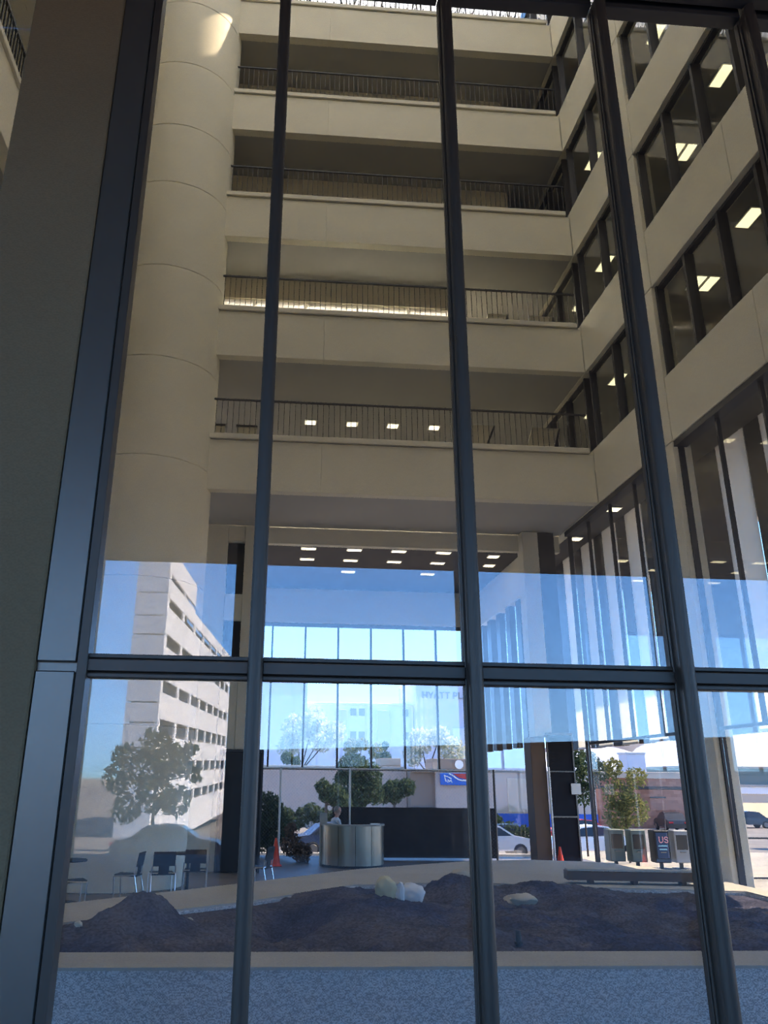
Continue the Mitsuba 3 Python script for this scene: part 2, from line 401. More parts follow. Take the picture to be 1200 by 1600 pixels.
# cream stair walls seen behind the lower railings on the right
for q, (xa, xb) in enumerate(((-2.4, -1.7), (-1.35, -0.75))):
    s = thing('wall_panel', f'pale upright panel behind the lowest balcony at the left, {("first", "second")[q]} from the column', 'panel')
    add('board', bbox(xa, xb, 23.0, 23.1, ZB[0] + .4, ZB[0] + 3.0, .01), 'cream', s)
    add('top_trim', bbox(xa - .02, xb + .02, 22.98, 23.12, ZB[0] + 3.0, ZB[0] + 3.06, .006), 'bronze_matte', s)
def xz(pts, y0, y1): return hullp([(x, y, z) for x, z in pts for y in (y0, y1)])
SLANT = [(0, [(5.60, 10.7), (5.70, 10.7), (6.35, 12.3), (5.60, 12.3)], 'left'), (0, [(7.0, 10.7), (7.9, 10.7), (8.35, 12.3), (7.55, 12.3)], 'right'),
         (1, [(6.0, 14.6), (6.5, 14.6), (6.85, 15.9), (6.25, 15.9)], 'left'), (1, [(7.3, 14.6), (8.1, 14.6), (8.3, 15.9), (7.6, 15.9)], 'right')]
for lv, pts, side in SLANT:
    y0 = 22.45 if lv == 0 else 22.0
    s = thing('stair_board', f'cream slanted stair board behind the {"lowest" if lv == 0 else "second lowest"} back balcony railing, {side} of two', 'stair board')
    add('board', xz(pts, y0, y0 + .08), 'cream', s)
    zb0 = min(p[1] for p in pts)
    add('support', box(pts[0][0], pts[1][0], y0, y0 + .08, ZB[lv] + .41, zb0), 'cream', s)
    add('edge', xz([pts[1], (pts[1][0] + .06, pts[1][1]), (pts[2][0] + .06, pts[2][1]), pts[2]], y0 - .01, y0 + .09), 'bronze_matte', s)

# left balconies (seen left of the pier) and the round column
for i in (0, 1, 2, 3, 4):
    z = ZB[i]
    if i == 1:
        b = thing('side_balcony', 'cream balcony with dark railing at the upper left edge, beyond the stone pier', 'balcony')
        add('parapet', bbox(XL - 0.3, XL, 6.1, 19.2, z, z + BH - 0.15, 0.01), 'cream', b)
        add('coping', bbox(XL - 0.34, XL + 0.06, 6.1, 19.2, z + BH - 0.14, z + BH, 0.012), 'cream', b)
        add('slab', box(-9.1, XL - 0.3, 6.1, 24, z + .02, z + 0.4), 'soffit_grey', b)
        add('handrail', bbox(XL - 0.18, XL - 0.12, 6.1, 19.2, z + BH + 1.02, z + BH + 1.09, 0.008), 'bronze_matte', b)
        bal = share(box(XL - 0.165, XL - 0.135, -0.015, 0.015, z + BH, z + BH + 1.03), 'bronze_matte')
        for q in range(90): put('baluster', bal, b, T().translate([0, 6.2 + q * 0.144, 0]))
    else:
        k = struct('trim_%d' % (i + 1)); add('band', MB(bbox(XL - 0.3, XL, 6.1, 19.2, z, z + BH, 0.01), box(-9.1, XL - 0.3, 6.1, 24, z + .02, z + 0.4)), 'cream', k)

CX, CY, CR = -3.40, 20.6, 1.62
col = thing('round_column', 'huge round cream column rising the full height left of the balconies', 'column')
prev = 0.0
cuts = [0.0, 3.3, 6.6, 9.6, 12.3, 15.0, 17.7, 19.7, 22.0, 24.4, 26.8, 29.2]
for a, b in zip(cuts[:-1], cuts[1:]):
    m = lathe([(CR - 0.02, a), (CR, a + 0.015), (CR, b - 0.015), (CR - 0.02, b)], (CX, CY, 0), 72)
    add('drum', m, 'cream', col, smooth=30)

# ------------------------------------------------------------------ lobby below the balconies
k = struct('wall_lobby_front', 'cream lintel and piers at the lobby front')
add('lintel', bbox(-2.2, XR, 23.36, 23.6, 8.67, 9.16, 0.01), 'cream', k)
add('pier_panel', bbox(-2.3, -1.42, 23.3, 23.65, 0, 9.16, 0.01), 'cream', k)
add('pier_panel', bbox(-0.93, -0.3, 23.3, 23.65, 0, 9.16, 0.01), 'cream', k)
add('pier_panel', bbox(-1.42, -0.93, 23.34, 23.65, 8.7, 9.16, 0.01), 'cream', k)
add('pier_panel', bbox(-1.42, -0.93, 23.34, 23.65, 6.4, 7.15, 0.01), 'cream', k)
add('pier_panel', bbox(-1.42, -0.93, 23.34, 23.65, 0, 5.0, 0.01), 'cream', k)
add('slot_glass', box(-1.42, -0.93, 23.5, 23.55, 3.2, 9.0), 'car_glass', k)
add('pier_panel', bbox(7.15, 7.62, 22.95, 23.5, 3.4, 9.16, 0.01), 'cream', k)
add('pier_post', bbox(7.62, 8.12, 23.0, 23.4, 0, 9.16, 0.01), 'bronze_matte', k)
d1 = thing('dark_door', 'tall black door panel beside the cream slot windows on the left', 'door')
add('leaf_panel', bbox(-1.22, -0.2, 23.2, 23.29, 0.02, 2.9, 0.01), 'black', d1)
add('frame', MB(box(-1.28, -0.14, 23.19, 23.29, 2.9, 2.97), box(-0.2, -0.14, 23.19, 23.29, 0, 2.9), box(-1.28, -1.22, 23.19, 23.29, 0, 2.9)), 'bronze_matte', d1)
k = struct('ceiling_lobby', 'dark lobby ceiling'); add('slab', box(-2.2, XR, 23.6, 29.6, 8.67, 9.1), 'soffit_dark', k)
k = struct('wall_lobby', 'pale bulkhead around the lobby')
add('bulkhead', bbox(-2.2, 7.4, 29.3, 29.6, 7.45, 8.67, 0.01), 'cream', k)
add('bulkhead', bbox(7.3, 7.6, 23.6, 29.6, 7.45, 8.67, 0.01), 'cream', k)
w = struct(f'window_{row}', 'far glass wall of the lobby with thin mullions'); row += 1
fx = [-1.2 + 1.16 * i for i in range(8)]
add('rail', box(-2.2, 7.5, 29.38, 29.5, 7.33, 7.45), 'bronze', w)
add('rail', box(-2.2, 7.5, 29.38, 29.5, 2.55, 2.62), 'bronze', w)
for x in fx: add('mullion', box(x - 0.03, x + 0.03, 29.36, 29.52, 2.62, 7.35), 'bronze', w)
for a, b in zip([-2.2] + fx, fx + [7.4]): add('pane', quad((a, 29.44, 0), (b, 29.44, 0), (b, 29.44, 7.4), (a, 29.44, 7.4)), 'glass_inner', w)
w = struct(f'window_{row}', 'side glass wall of the lobby'); row += 1
for a, b in yspan(23.6, 29.4, 5):
    add('fin', box(7.36, 7.56, b - 0.45, b - .01, 3.2, 7.45), 'bronze', w)
    add('pane', quad((7.45, a, 0), (7.45, b, 0), (7.45, b, 7.45), (7.45, a, 7.45)), 'glass_inner', w)

# ------------------------------------------------------------------ ceiling lights
def troffer(x, y, z, w_, l_, label, group=None, split=False):
    t = thing('ceiling_light', label, 'ceiling light', group)
    add('frame', MB(box(x - w_ / 2 - .03, x + w_ / 2 + .03, y - l_ / 2 - .03, y + l_ / 2 + .03, z - .02, z)), 'white', t)
    for dx in ((-w_ / 4 - .02, w_ / 4 + .02) if split else (0,)):
        ww = w_ / 2 - .05 if split else w_
        key = add('diffuser', box(x + dx - ww / 2, x + dx + ww / 2, y - l_ / 2, y + l_ / 2, z - .035, z - .022), 'white', t)
        scene[key]['emitter'] = LAMP
    return t
ORDX = ['leftmost', 'second from left', 'third from left', 'rightmost']
for r, (yy, xx) in enumerate(((23.75, (0.93, 2.29, 3.62, 4.97)), (25.0, (0.94, 2.29, 3.66, 5.03)), (26.47, (2.35, 4.98)))):
    for c, x in enumerate(xx):
        o = ORDX[c] if len(xx) == 4 else ('left' if c == 0 else 'right')
        troffer(x, yy, 8.67, .40, .20, f'{o} lit rectangular light in the {("front", "second", "third")[r]} row of the lobby ceiling', 'lobby ceiling lights')
troffer(6.55, 24.0, 8.67, .3, .25, 'lit lobby ceiling light in the dark corner by the right hand bulkhead', 'lobby ceiling lights')
troffer(6.7, 25.1, 8.67, .3, .25, 'farther lit lobby ceiling light by the right hand bulkhead', 'lobby ceiling lights')
for c, x in enumerate((0.91, 2.26, 3.58, 4.93)):
    troffer(x, 24.4, 13.03, .32, .3, f'{ORDX[c]} lit office light above the railing of the lowest balcony', 'office lights behind the lowest balcony')
RL = [(9.41, 15.73, 3, .24, .6, 'lit office light in the topmost visible window row, right of the third mullion', 0), (9.35, 13.36, 2, .24, .6, 'lit office light at the top right corner, in the second window row', 0),
      (9.51, 20.48, 3, .26, .8, 'lit office light in the second window row from the top, by the balcony corner', 0), (9.57, 15.7, 2, .52, .55, 'paired lit office tubes in the second window row right of the pilaster', 1),
      (9.29, 13.25, 1, .26, .6, 'lit office light in the third window row, at the right edge of the picture', 0), (9.47, 20.43, 2, .26, .8, 'lit office light in the third window row, by the balcony corner', 0),
      (9.5, 15.6, 1, .52, .55, 'paired lit office tubes in the third window row right of the pilaster', 1), (9.6, 22.9, 2, .4, .4, 'lit office light at the inner end of the second highest railing', 1),
      (9.46, 20.46, 1, .26, .7, 'lit office light in the lowest upper window row, left of the third mullion', 0), (9.65, 22.95, 1, .4, .4, 'paired lit office light seen past the end of the lowest railing', 1)]
for x, y, lv, a, b, lab, sp in RL:
    troffer(x, y, ZB[lv] + 0.02, a, b, lab, 'office lights behind the right wall', sp)
for n_, (x, y) in enumerate(((8.98, 17.0), (8.95, 20.5), (8.95, 23.4))):
    troffer(x, y, 9.14, .3, .3, f'small lit downlight above the tall right glazing, {("nearest", "middle", "farthest")[n_]} of three', 'downlights over the right glazing')
for c in range(4):  # unseen lamps, placed to light the window strip from behind
    t = troffer(-1.2 + 2.0 * c, 23.1, ZB[2] + 0.02, 1.2, .6, f'unseen light placed to brighten the low window strip of the middle balcony, {ORDX[c]}', 'unseen lights behind the middle balcony')
    scene[t + '__diffuser']['emitter'] = LAMP_UNSEEN
for c in range(3):  # added fill lamps, out of view, to lighten the office ceiling
    t = troffer(0.6 + 2.9 * c, 26.8, ZB[1] + 0.02, 1.2, .6, f'unseen fill light added behind the lowest balcony, {("left", "middle", "right")[c]} of three', 'added fill lights behind the lowest balcony')
    scene[t + '__diffuser']['emitter'] = LAMP_UNSEEN
k = struct('ceiling_right_aisle'); add('slab', box(XR + 0.3, 13.1, 6.05, 30, 9.15, 9.3), 'soffit_dark', k)

# ------------------------------------------------------------------ planter with soil
front_y = 8.7
rear = [(-4.2, 11.5), (-2.7, 12.8), (-1.55, 14.0), (-0.24, 15.4), (1.8, 17.7), (4.4, 19.6), (6.0, 20.0), (7.2, 19.6), (7.9, 18.6), (8.2, 17.4)]
outer = Polygon([(-4.2, front_y), (8.2, front_y)] + rear[::-1])
inner = Polygon([(-3.6, front_y + .72), (7.6, front_y + .72), (7.8, 14.4), (4.9, 15.0), (3.5, 15.6), (1.5, 15.1), (-.19, 13.1), (-2.1, 11.4), (-3.6, 10.2)])
pl = thing('planter', 'low concrete planter with pebbled front just behind the glass', 'planter')
add('body', prism(outer.buffer(-0.03).difference(inner), 0.0, 0.575), 'pebble', pl, label='grey pebble-dash wall')
add('rim', prism(outer.buffer(0.02, join_style=2).difference(inner.buffer(0.02)), 0.575, 0.6), 'concrete', pl, label='smooth tan concrete rim')

nx, ny = 340, 300
gx, gy = np.meshgrid(np.linspace(-4.2, 8.2, nx), np.linspace(8.9, 19.4, ny))
pts = np.stack([gx, gy, gx * 0], -1)
h = 0.47 + 0.11 * (meshkit.fbm(pts * [0.8, 0.8, 1] + 3, 5, 1) - 0.5) * 2 + 0.05 * (meshkit.fbm(pts * 5, 4, 2) - .5) * 2
def bump(x, y, hgt, sx, sy): return hgt * np.exp(-((gx - x) / sx) ** 2 - ((gy - y) / sy) ** 2)
h += bump(-1.45, 11.3, 0.36, 0.42, 0.5) + bump(-1.9, 10.9, 0.16, .7, .6) + bump(3.0, 14.4, 0.36, .5, .5) + bump(4.6, 14.6, 0.25, .9, .5) + bump(1.4, 12.4, .2, 1.2, 1.) - bump(0.35, 12.0, 0.32, 0.45, 0.8) + bump(0.7, 14.3, .2, 1.0, .8)
h += bump(5.3, 13.0, .05, .6, .5) + bump(2.2, 10.4, .14, .8, .7)
h += 0.10 * (np.abs(meshkit.fbm(pts * 3.3 + 8, 4, 5) - .5) ) + 0.07 * (meshkit.fbm(pts * 9, 3, 9) - .5)
from shapely import points as shp_points, distance as shp_distance
edge_d = shp_distance(shp_points(gx, gy), inner.exterior)
rim_t = np.exp(-(edge_d / .35) ** 2)
h = h * (1 - rim_t) + np.clip(h, .535, .60) * rim_t
v = np.stack([gx, gy, h], -1).reshape(-1, 3)
idx = np.arange(nx * ny).reshape(ny, nx)
qd = np.stack([idx[:-1, :-1], idx[:-1, 1:], idx[1:, 1:], idx[1:, :-1]], -1).reshape(-1, 4)
cen = v[qd].mean(1)
from shapely import contains_xy
qd = qd[contains_xy(inner.buffer(0.05), cen[:, 0], cen[:, 1])]
m = trimesh.Trimesh(v, np.vstack([qd[:, [0, 1, 2]], qd[:, [0, 2, 3]]]), process=False)
m.remove_unreferenced_vertices()
add('soil', m, 'soil', None, smooth=50, kind='stuff', label='dark loose soil heaped unevenly in the planter', cat='soil')

def soil_z(x, y):
    j = int(np.clip(round((x + 4.2) / 12.4 * (nx - 1)), 0, nx - 1)); i = int(np.clip(round((y - 8.9) / 10.5 * (ny - 1)), 0, ny - 1))
    return h[i, j]

def rock(seed, sx, sy, sz):
    m = trimesh.creation.icosphere(subdivisions=3)
    n = meshkit.fbm(m.vertices * 1.6 + seed * 7.3, 3, seed)
    m.vertices *= (0.7 + 0.6 * n)[:, None]
    m.vertices *= [sx, sy, sz]
    return m
def put_rock(label, seed, x, y, s, mat):
    m = rock(seed, *s)
    m.apply_translation((x, y, soil_z(x, y) + s[2] * 0.42))
    add('rock', m, mat, None, smooth=35, label=label, cat='rock')

# ------------------------------------------------------------------ rocks in the soil
put_rock('pale yellow boulder beside the white rocks in the soil', 1, 1.70, 12.85, (0.15, 0.13, 0.18), 'rock_yellow')
put_rock('largest white rock, right of the yellow boulder', 2, 2.10, 12.95, (0.18, 0.13, 0.16), 'rock_white')
put_rock('narrow upright white stone between the yellow boulder and the large white rock', 3, 1.88, 12.6, (0.06, 0.06, 0.16), 'rock_white')
put_rock('small pale stone behind the yellow boulder', 4, 1.95, 13.7, (0.10, 0.08, 0.08), 'rock_white')
put_rock('tan rubble piece by the second mullion near the rear rim', 5, 3.15, 14.6, (0.16, 0.12, 0.10), 'rock_tan')
put_rock('upright cream rock leaning by the second mullion', 6, 3.45, 14.9, (0.10, 0.09, 0.2), 'rock_tan')
put_rock('flat grey stone lying right of the second mullion', 8, 3.95, 13.9, (0.26, 0.16, 0.10), 'rock_tan')
put_rock('tiny white pebble in the soil left of the second mullion', 9, 2.1, 11.0, (0.035, 0.03, 0.03), 'rock_white')
put_rock('small stone half buried left of the first mullion', 10, -0.9, 11.6, (0.05, 0.04, 0.04), 'rock_tan')
put_rock('small stone on the left soil mound', 11, -2.05, 10.6, (0.045, 0.04, 0.04), 'rock_tan')
sz = soil_z(2.75, 9.9)
t = thing('pipe_stub', 'short dark pipe stub sticking out of the bare soil', 'pipe')
add('pipe', lathe([(0, 0), (0.028, 0), (0.028, 0.17), (0.02, 0.17), (0.02, 0.05), (0, 0.05)], (2.75, 9.9, sz - 0.03), 12), 'bronze_matte', t)
add('flange', lathe([(0, 0), (0.045, 0), (0.045, 0.02), (0, 0.02)], (2.75, 9.9, sz + 0.02), 12), 'bronze_matte', t)

# plank bench along the planter's rear rim
bn = thing('plank_bench', 'weathered dark plank resting along the rear rim of the planter', 'bench')
p0, p1 = np.array([5.2, 15.5]), np.array([7.5, 15.2])
dv = (p1 - p0) / np.linalg.norm(p1 - p0); nv = np.array([-dv[1], dv[0]])
def slab_along(a, b, w_, z0, z1):
    q = [a + nv * w_, b + nv * w_, b - nv * w_, a - nv * w_]
    return hullp([(c[0], c[1], z) for c in q for z in (z0, z1)])
add('plank', slab_along(p0, p1, 0.16, 0.66, 0.80), 'plank_wood', bn)
add('cap', slab_along(p0 + dv * .02, p1 - dv * .02, 0.12, 0.802, 0.83), 'concrete', bn, label='pale concrete strip on top')
for s in (0.18, 0.5, 0.85):
    c = p0 + (p1 - p0) * s
    add('leg', slab_along(c - dv * 0.04, c + dv * 0.04, 0.1, 0.6, 0.66), 'plank_wood', bn)

# ------------------------------------------------------------------ cafe chairs and tables
def R4(x, y, rz, z=0): return T().translate([x, y, z]).rotate([0, 0, 1], math.degrees(rz))
def chair_parts():
    seat = hullp([(sx * .22, y, z) for sx in (-1, 1) for y, z in ((-.2, .44), (.22, .455), (-.2, .465), (.22, .48))])
    bt = [(-.195, .60), (-.235, .86)]
    back = hullp([(sx * .215, y + d, z) for sx in (-1, 1) for y, z in bt for d in (-.012, .012)])
    spine = hullp([(sx * .10, y + d, z) for sx in (-1, 1) for y, z in ((-.185, .46), (-.205, .62)) for d in (-.008, .008)])
    legs = [path([(sx * .235, .20, 0.012), (sx * .235, .22, .45), (sx * .235, -.18, .47)], .0125, 8) for sx in (-1, 1)] + \
           [path([(sx * .235, -.27, 0.012), (sx * .235, -.17, .47), (sx * .225, -.20, .62)], .0125, 8) for sx in (-1, 1)]
    rail = path([(-.235, -.17, .47), (.235, -.17, .47)], .011, 8)
    return [('seat', share(seat, 'black')), ('backrest', share(back, 'black')), ('back_support', share(spine, 'black'))] + [('leg', share(l, 'chrome', 40)) for l in legs] + [('stretcher', share(rail, 'chrome', 40))]
CP = chair_parts()
for x, y, rz, lab in ((-3.45, 16.9, -1.2, 'black chair with metal legs at the left table, half hidden by the window jamb'),
                      (-2.62, 18.0, 1.45, 'black chair seen from the side, between the left table and the column'),
                      (-2.02, 18.3, 0.25, 'black chair with its open lower back, in front of the round column'),
                      (-1.42, 18.9, 0.05, 'black chair seen squarely from behind, right in front of the small round table'),
                      (-0.1, 19.6, 1.2, 'black chair with shiny legs behind the first mullion')):
    c = thing('chair', lab, 'chair', 'black cafe chairs')
    for nme, s in CP: put(nme, s, c, R4(x, y, rz))
def table(x, y, lab, r=.36):
    t = thing('table', lab, 'table', 'small black cafe tables')
    add('tabletop', lathe([(0, .71), (r - .01, .71), (r, .72), (r - .005, .74), (0, .74)], (x, y, 0), 32), 'black', t, smooth=30)
    add('pedestal', lathe([(0, .03), (.035, .03), (.03, .71), (0, .71)], (x, y, 0), 14), 'bronze_matte', t, smooth=30)
    add('base', lathe([(0, 0), (.24, 0), (.24, .012), (.05, .035), (0, .035)], (x, y, 0), 28), 'bronze_matte', t, smooth=30)
table(-3.75, 17.75, 'small black table at the far left by the window jamb')
table(-1.62, 18.9 + .62, 'small round black table between the chairs in front of the column', .34)

# ------------------------------------------------------------------ reception desk with the guard
DX, DY, DR = 2.42, 25.25, 0.88
desk = thing('reception_desk', 'round steel clad reception desk with a pale counter edge', 'desk')
def arc(r0, r1, a0, a1, n=32):
    a = np.linspace(a0, a1, n)
    return Polygon([(DX + r1 * math.cos(t), DY + r1 * math.sin(t)) for t in a] + [(DX + r0 * math.cos(t), DY + r0 * math.sin(t)) for t in a[::-1]])
panels = np.linspace(math.pi * 0.98, math.pi * 2.02, 7)
for a, b in zip(panels[:-1], panels[1:]):
    add('front_panel', prism(arc(DR - .06, DR, a + .006, b - .006, 10), 0.06, 1.05), 'desk_steel', desk, smooth=30)
add('core', prism(arc(DR - .16, DR - .07, math.pi * .98, math.pi * 2.02), 0.0, 1.05), 'bronze_matte', desk)
add('counter', prism(arc(DR - .30, DR + .03, math.pi * .97, math.pi * 2.03), 1.052, 1.09), 'concrete', desk, label='pale counter edge')
add('plinth', prism(arc(DR - .10, DR - .03, math.pi * .98, math.pi * 2.02), 0.0, 0.058), 'black', desk)
add('end_post', bbox(1.50, 1.70, 25.2, 25.4, 0, 1.36, .01), 'concrete', desk, label='pale end post')
s = thing('document_tray', 'flat white tray lying on the desk counter', 'tray')
add('tray', MB(box(2.85, 3.1, 24.44, 24.62, 1.09, 1.10), box(2.85, 3.1, 24.44, 24.455, 1.09, 1.13), box(2.85, 3.1, 24.605, 24.62, 1.09, 1.13)), 'white', s)
add('paper', box(2.87, 3.08, 24.46, 24.6, 1.10, 1.125), 'white', s)

def bones(segs, pitch=0.02, it=6):
    parts = []
    for a, ra, b, rb in segs:
        sp = []
        for c, r in ((a, ra), (b, rb)):
            q = trimesh.creation.icosphere(subdivisions=2).vertices * r + np.array(c)
            sp.append(q)
        parts.append(m3.Manifold.hull_points(np.vstack(sp)))
    m = m3.Manifold.batch_boolean(parts, m3.OpType.Add).refine_to_length(pitch)
    m = man(m)
    m.merge_vertices()
    trimesh.smoothing.filter_taubin(m, iterations=it)
    return m
def person(x, y, rz):
    p = thing('person', 'seated person in a white shirt behind the round reception desk', 'person')
    Tt = lambda m: rx(m, x, y, 0.17, rz)
    # facing +y in own frame; seat at .46
    body = [((0, 0, .52), .14, (0, .02, .78), .13), ((0, .02, .78), .14, (0, 0, .96), .12), ((-.17, 0, .98), .055, (.17, 0, .98), .055), ((0, 0, .96), .10, (0, .02, 1.07), .05), ((0, .02, 1.05), .05, (0, .04, 1.12), .055)]
    for s in (-1, 1):
        body += [((s * .09, .02, .52), .09, (s * .11, .42, .50), .06), ((s * .11, .42, .50), .055, (s * .11, .40, .08), .04), ((s * .11, .38, .05), .04, (s * .12, .54, .035), .03)]
        body += [((s * .19, 0, .97), .052, (s * .24, .08, .72), .042), ((s * .24, .08, .72), .04, (s * .15, .32, .74), .03), ((s * .15, .32, .74), .03, (s * .13, .37, .735), .026)]
        for f_ in range(4):
            ox = s * (.105 + .017 * f_)
            body += [((ox, .38, .735), .0095, (ox, .43 + .008 * (f_ in (1, 2)), .735), .009), ((ox, .43 + .008 * (f_ in (1, 2)), .735), .009, (ox, .455 + .008 * (f_ in (1, 2)), .722), .008)]
        body += [((s * .105, .355, .735), .011, (s * .075, .395, .728), .009)]
    head = [((0, .03, 1.19), .075, (0, .055, 1.27), .095), ((0, .10, 1.15), .04, (0, .04, 1.20), .07), ((0, .14, 1.225), .012, (0, .155, 1.20), .017)]
    head += [((s * .098, .04, 1.235), .014, (s * .098, .045, 1.205), .012) for s in (-1, 1)]
    m = bones(body + head, 0.016, 5)
    add('body', Tt(m), 'skin', p, smooth=True)
    shirt = [((0, 0, .56), .155, (0, .02, .78), .145), ((0, .02, .78), .15, (0, 0, .95), .13), ((-.17, 0, .98), .066, (.17, 0, .98), .066), ((0, 0, .96), .10, (0, .015, 1.03), .068)]
    for s in (-1, 1): shirt += [((s * .19, 0, .97), .064, (s * .235, .075, .735), .056)]
    add('shirt', Tt(bones(shirt, .02, 4)), 'shirt', p, smooth=True)
    tr_ = []
    for s in (-1, 1): tr_ += [((s * .09, .02, .52), .10, (s * .11, .42, .50), .07), ((s * .11, .42, .50), .066, (s * .11, .40, .10), .055)]
    add('trousers', Tt(bones(tr_ + [((0, 0, .50), .145, (0, .02, .58), .15)], .02, 4)), 'trousers', p, smooth=True)
    cap = trimesh.creation.icosphere(subdivisions=3); cap.vertices *= [.099, .105, .095]; cap.vertices += [0, .035, 1.275]
    cap = trimesh.intersections.slice_mesh_plane(cap, [0, -.55, 1.0], [0, .07, 1.285]) if False else cap
    vv = cap.vertices.copy(); keep = (vv[:, 2] + (vv[:, 1] - .03) * -.9) > 1.285
    cap.update_faces(keep[cap.faces].all(1)); cap.remove_unreferenced_vertices()
    add('hair', Tt(cap), 'hair', p, smooth=True)
    for s in (-1, 1):
        e = trimesh.creation.icosphere(subdivisions=2); e.vertices *= .012; e.vertices += [s * .035, .138, 1.25]
        add('eye', Tt(e), 'white', p, smooth=True)
    mo = hullp([(s * .024, .128 + d, 1.165 + q) for s in (-1, 1) for d in (0, .01) for q in (-.003, .003)])
    add('mouth', Tt(mo), 'rust', p)
    add('shoe', Tt(hullp([(s * .12 + a, b, z) for s in (1,) for a in (-.045, .045) for b, z in ((.33, 0), (.33, .07), (.58, 0), (.56, .04))])), 'black', p)
    add('shoe', Tt(hullp([(-.12 + a, b, z) for a in (-.045, .045) for b, z in ((.33, 0), (.33, .07), (.58, 0), (.56, .04))])), 'black', p)
    return p
person(1.97, 25.5, -1.25)
oc = thing('office_chair', 'dark swivel chair under the seated person behind the desk', 'chair')
add('seat', rx(bbox(-.2, .2, -.2, .22, .34, .39, .02), 1.97, 25.5, .15, -1.1), 'black_cloth', oc)
add('backrest', rx(bbox(-.19, .19, -.27, -.22, .5, .9, .02), 1.97, 25.5, .15, -1.1), 'black_cloth', oc)
add('stem', rx(MB(tube((0, 0, .06), (0, 0, .50), .025), tube((0, -.24, .51), (0, -.245, .70), .02), tube((0, -.24, .51), (0, 0, .51), .02), tube((0, .1, .2), (0, .34, .16), .015)), 1.97, 25.5, 0, -1.1), 'bronze_matte', oc)
add('base', rx(MB(*[tube((0, 0, .06), (.24 * math.cos(a), .24 * math.sin(a), .025), .02) for a in np.arange(5) * 1.2566]), 1.97, 25.5, 0, -1.1), 'bronze_matte', oc)

# ------------------------------------------------------------------ chain link fence with windscreen
FY = 27.2
fc = thing('chain_link_fence', 'chain link fence with white posts and a black windscreen behind the desk', 'fence')
for x in (-1.1, 0.38, 2.52, 7.05): add('post', tube((x, FY, 0), (x, FY, 2.6), .035, 10), 'white' if x < 7 else 'bronze', fc, smooth=40)
add('top_rail', tube((-1.3, FY, 2.57), (7.1, FY, 2.57), .022, 8), 'white', fc, smooth=40)
wires = []
def strand(x0, z0, x1, z1):
    return quad((x0 - .004, FY - .03, z0), (x0 + .004, FY - .03, z0), (x1 + .004, FY - .03, z1), (x1 - .004, FY - .03, z1))
for i in range(-27, 85):
    x = -1.3 + i * 0.1
    for sg in (1, -1):
        a, b = (x, x + 2.5) if sg == 1 else (x + 2.5, x)
        z0, z1 = 0.05, 2.55
        lo, hi = -1.3, 7.1
        # clip along x
        t0, t1 = 0.0, 1.0
        d_ = b - a
        tA, tB = (lo - a) / d_, (hi - a) / d_
        t0, t1 = max(0, min(tA, tB)), min(1, max(tA, tB))
        if t1 > t0: wires.append(strand(a + d_ * t0, z0 + 2.5 * t0, a + d_ * t1, z0 + 2.5 * t1))
scene_wire = add('mesh', MB(*wires), 'wire', fc, kind='stuff')
for a, b in ((2.0, 3.7), (3.70, 5.4), (5.40, 7.05)):
    add('windscreen', bbox(a, b, FY - .015, FY - .005, 0.06, 1.47, .003), 'black_cloth', fc)
gate = thing('gate_panel', 'tall black mesh gate panel beside the brownish foot of the pier at the right', 'gate')
add('screen', bbox(7.42, 8.14, 22.88, 22.9, 0.05, 3.45, .005), 'black_cloth', gate)
add('frame', MB(box(7.40, 7.44, 22.84, 22.88, 0, 3.5), box(8.10, 8.14, 22.84, 22.88, 0, 3.5), box(7.44, 8.10, 22.84, 22.88, 1.38, 1.42), box(7.44, 8.10, 22.84, 22.88, 3.44, 3.5), box(7.44, 8.10, 22.84, 22.88, 2.5, 2.53)), 'steel', gate)
add('brace', tube((7.40, 22.78, 0.0), (7.40, 22.78, 2.62), .03, 10), 'white', gate, label='white post')
pp = thing('pier_base', 'brownish grey lower part of the cream pier at the right', 'pillar')
add('lining', bbox(6.98, 7.38, 22.9, 23.5, 0, 3.38, .01), 'rust', pp)  # browner tone for the lower part of the pier
nt = thing('notice', 'small white notice sheet fixed to the black gate panel', 'notice')
add('sheet', bbox(7.98, 8.24, 22.80, 22.815, 1.95, 2.22, .002), 'white', nt)
add('backing', bbox(7.97, 8.25, 22.815, 22.838, 1.94, 2.23, .002), 'bronze_matte', nt)

def cone(x, y, z, lab):
    c = thing('traffic_cone', lab, 'traffic cone')
    add('body', lathe([(0, .03), (.14, .03), (.03, .70), (0.02, .71), (0, .71)], (x, y, z), 20), 'cone_red', c, smooth=35)
    add('base', bbox(x - .18, x + .18, y - .18, y + .18, z, z + .03, .008), 'cone_red', c)
cone(0.28, 25.1, 0, 'red traffic cone on the dark floor left of the reception desk')
cone(7.45, 22.5, 0, 'red traffic cone at the foot of the white post by the black gate panel')

# ------------------------------------------------------------------ ground outside and street furniture
k = struct('floor_street', 'street and pavement outside')
def strip(x0, x1, prof):
    v = []; f = []
    for i, (y, z) in enumerate(prof):
        v += [(x0, y, z), (x1, y, z)]
        if i: f.append((2 * i - 2, 2 * i - 1, 2 * i + 1, 2 * i))
    f = np.array(f)
    return trimesh.Trimesh(np.array(v), np.vstack([f[:, [0, 1, 2]], f[:, [0, 2, 3]]]), process=False)
add('ground', strip(-500, 900, [(-600, -2.5), (-80, -2.5), (-40, -1.2), (-17, -0.32), (5, -0.32), (28.0, -0.32), (31, -0.32), (43, -1.1), (90, -1.35), (160, -2.0), (400, -3.0), (2600, -4.0)]), 'asphalt', k)
k = struct('floor_sidewalk', 'pale pavement beside the right hand glazing')
for a, b in yspan(8.0, 31.0, 9):
    add('slab', bbox(10.0, 22.0, a + .01, b - .01, -0.3, 0.0, .012), 'concrete', k)
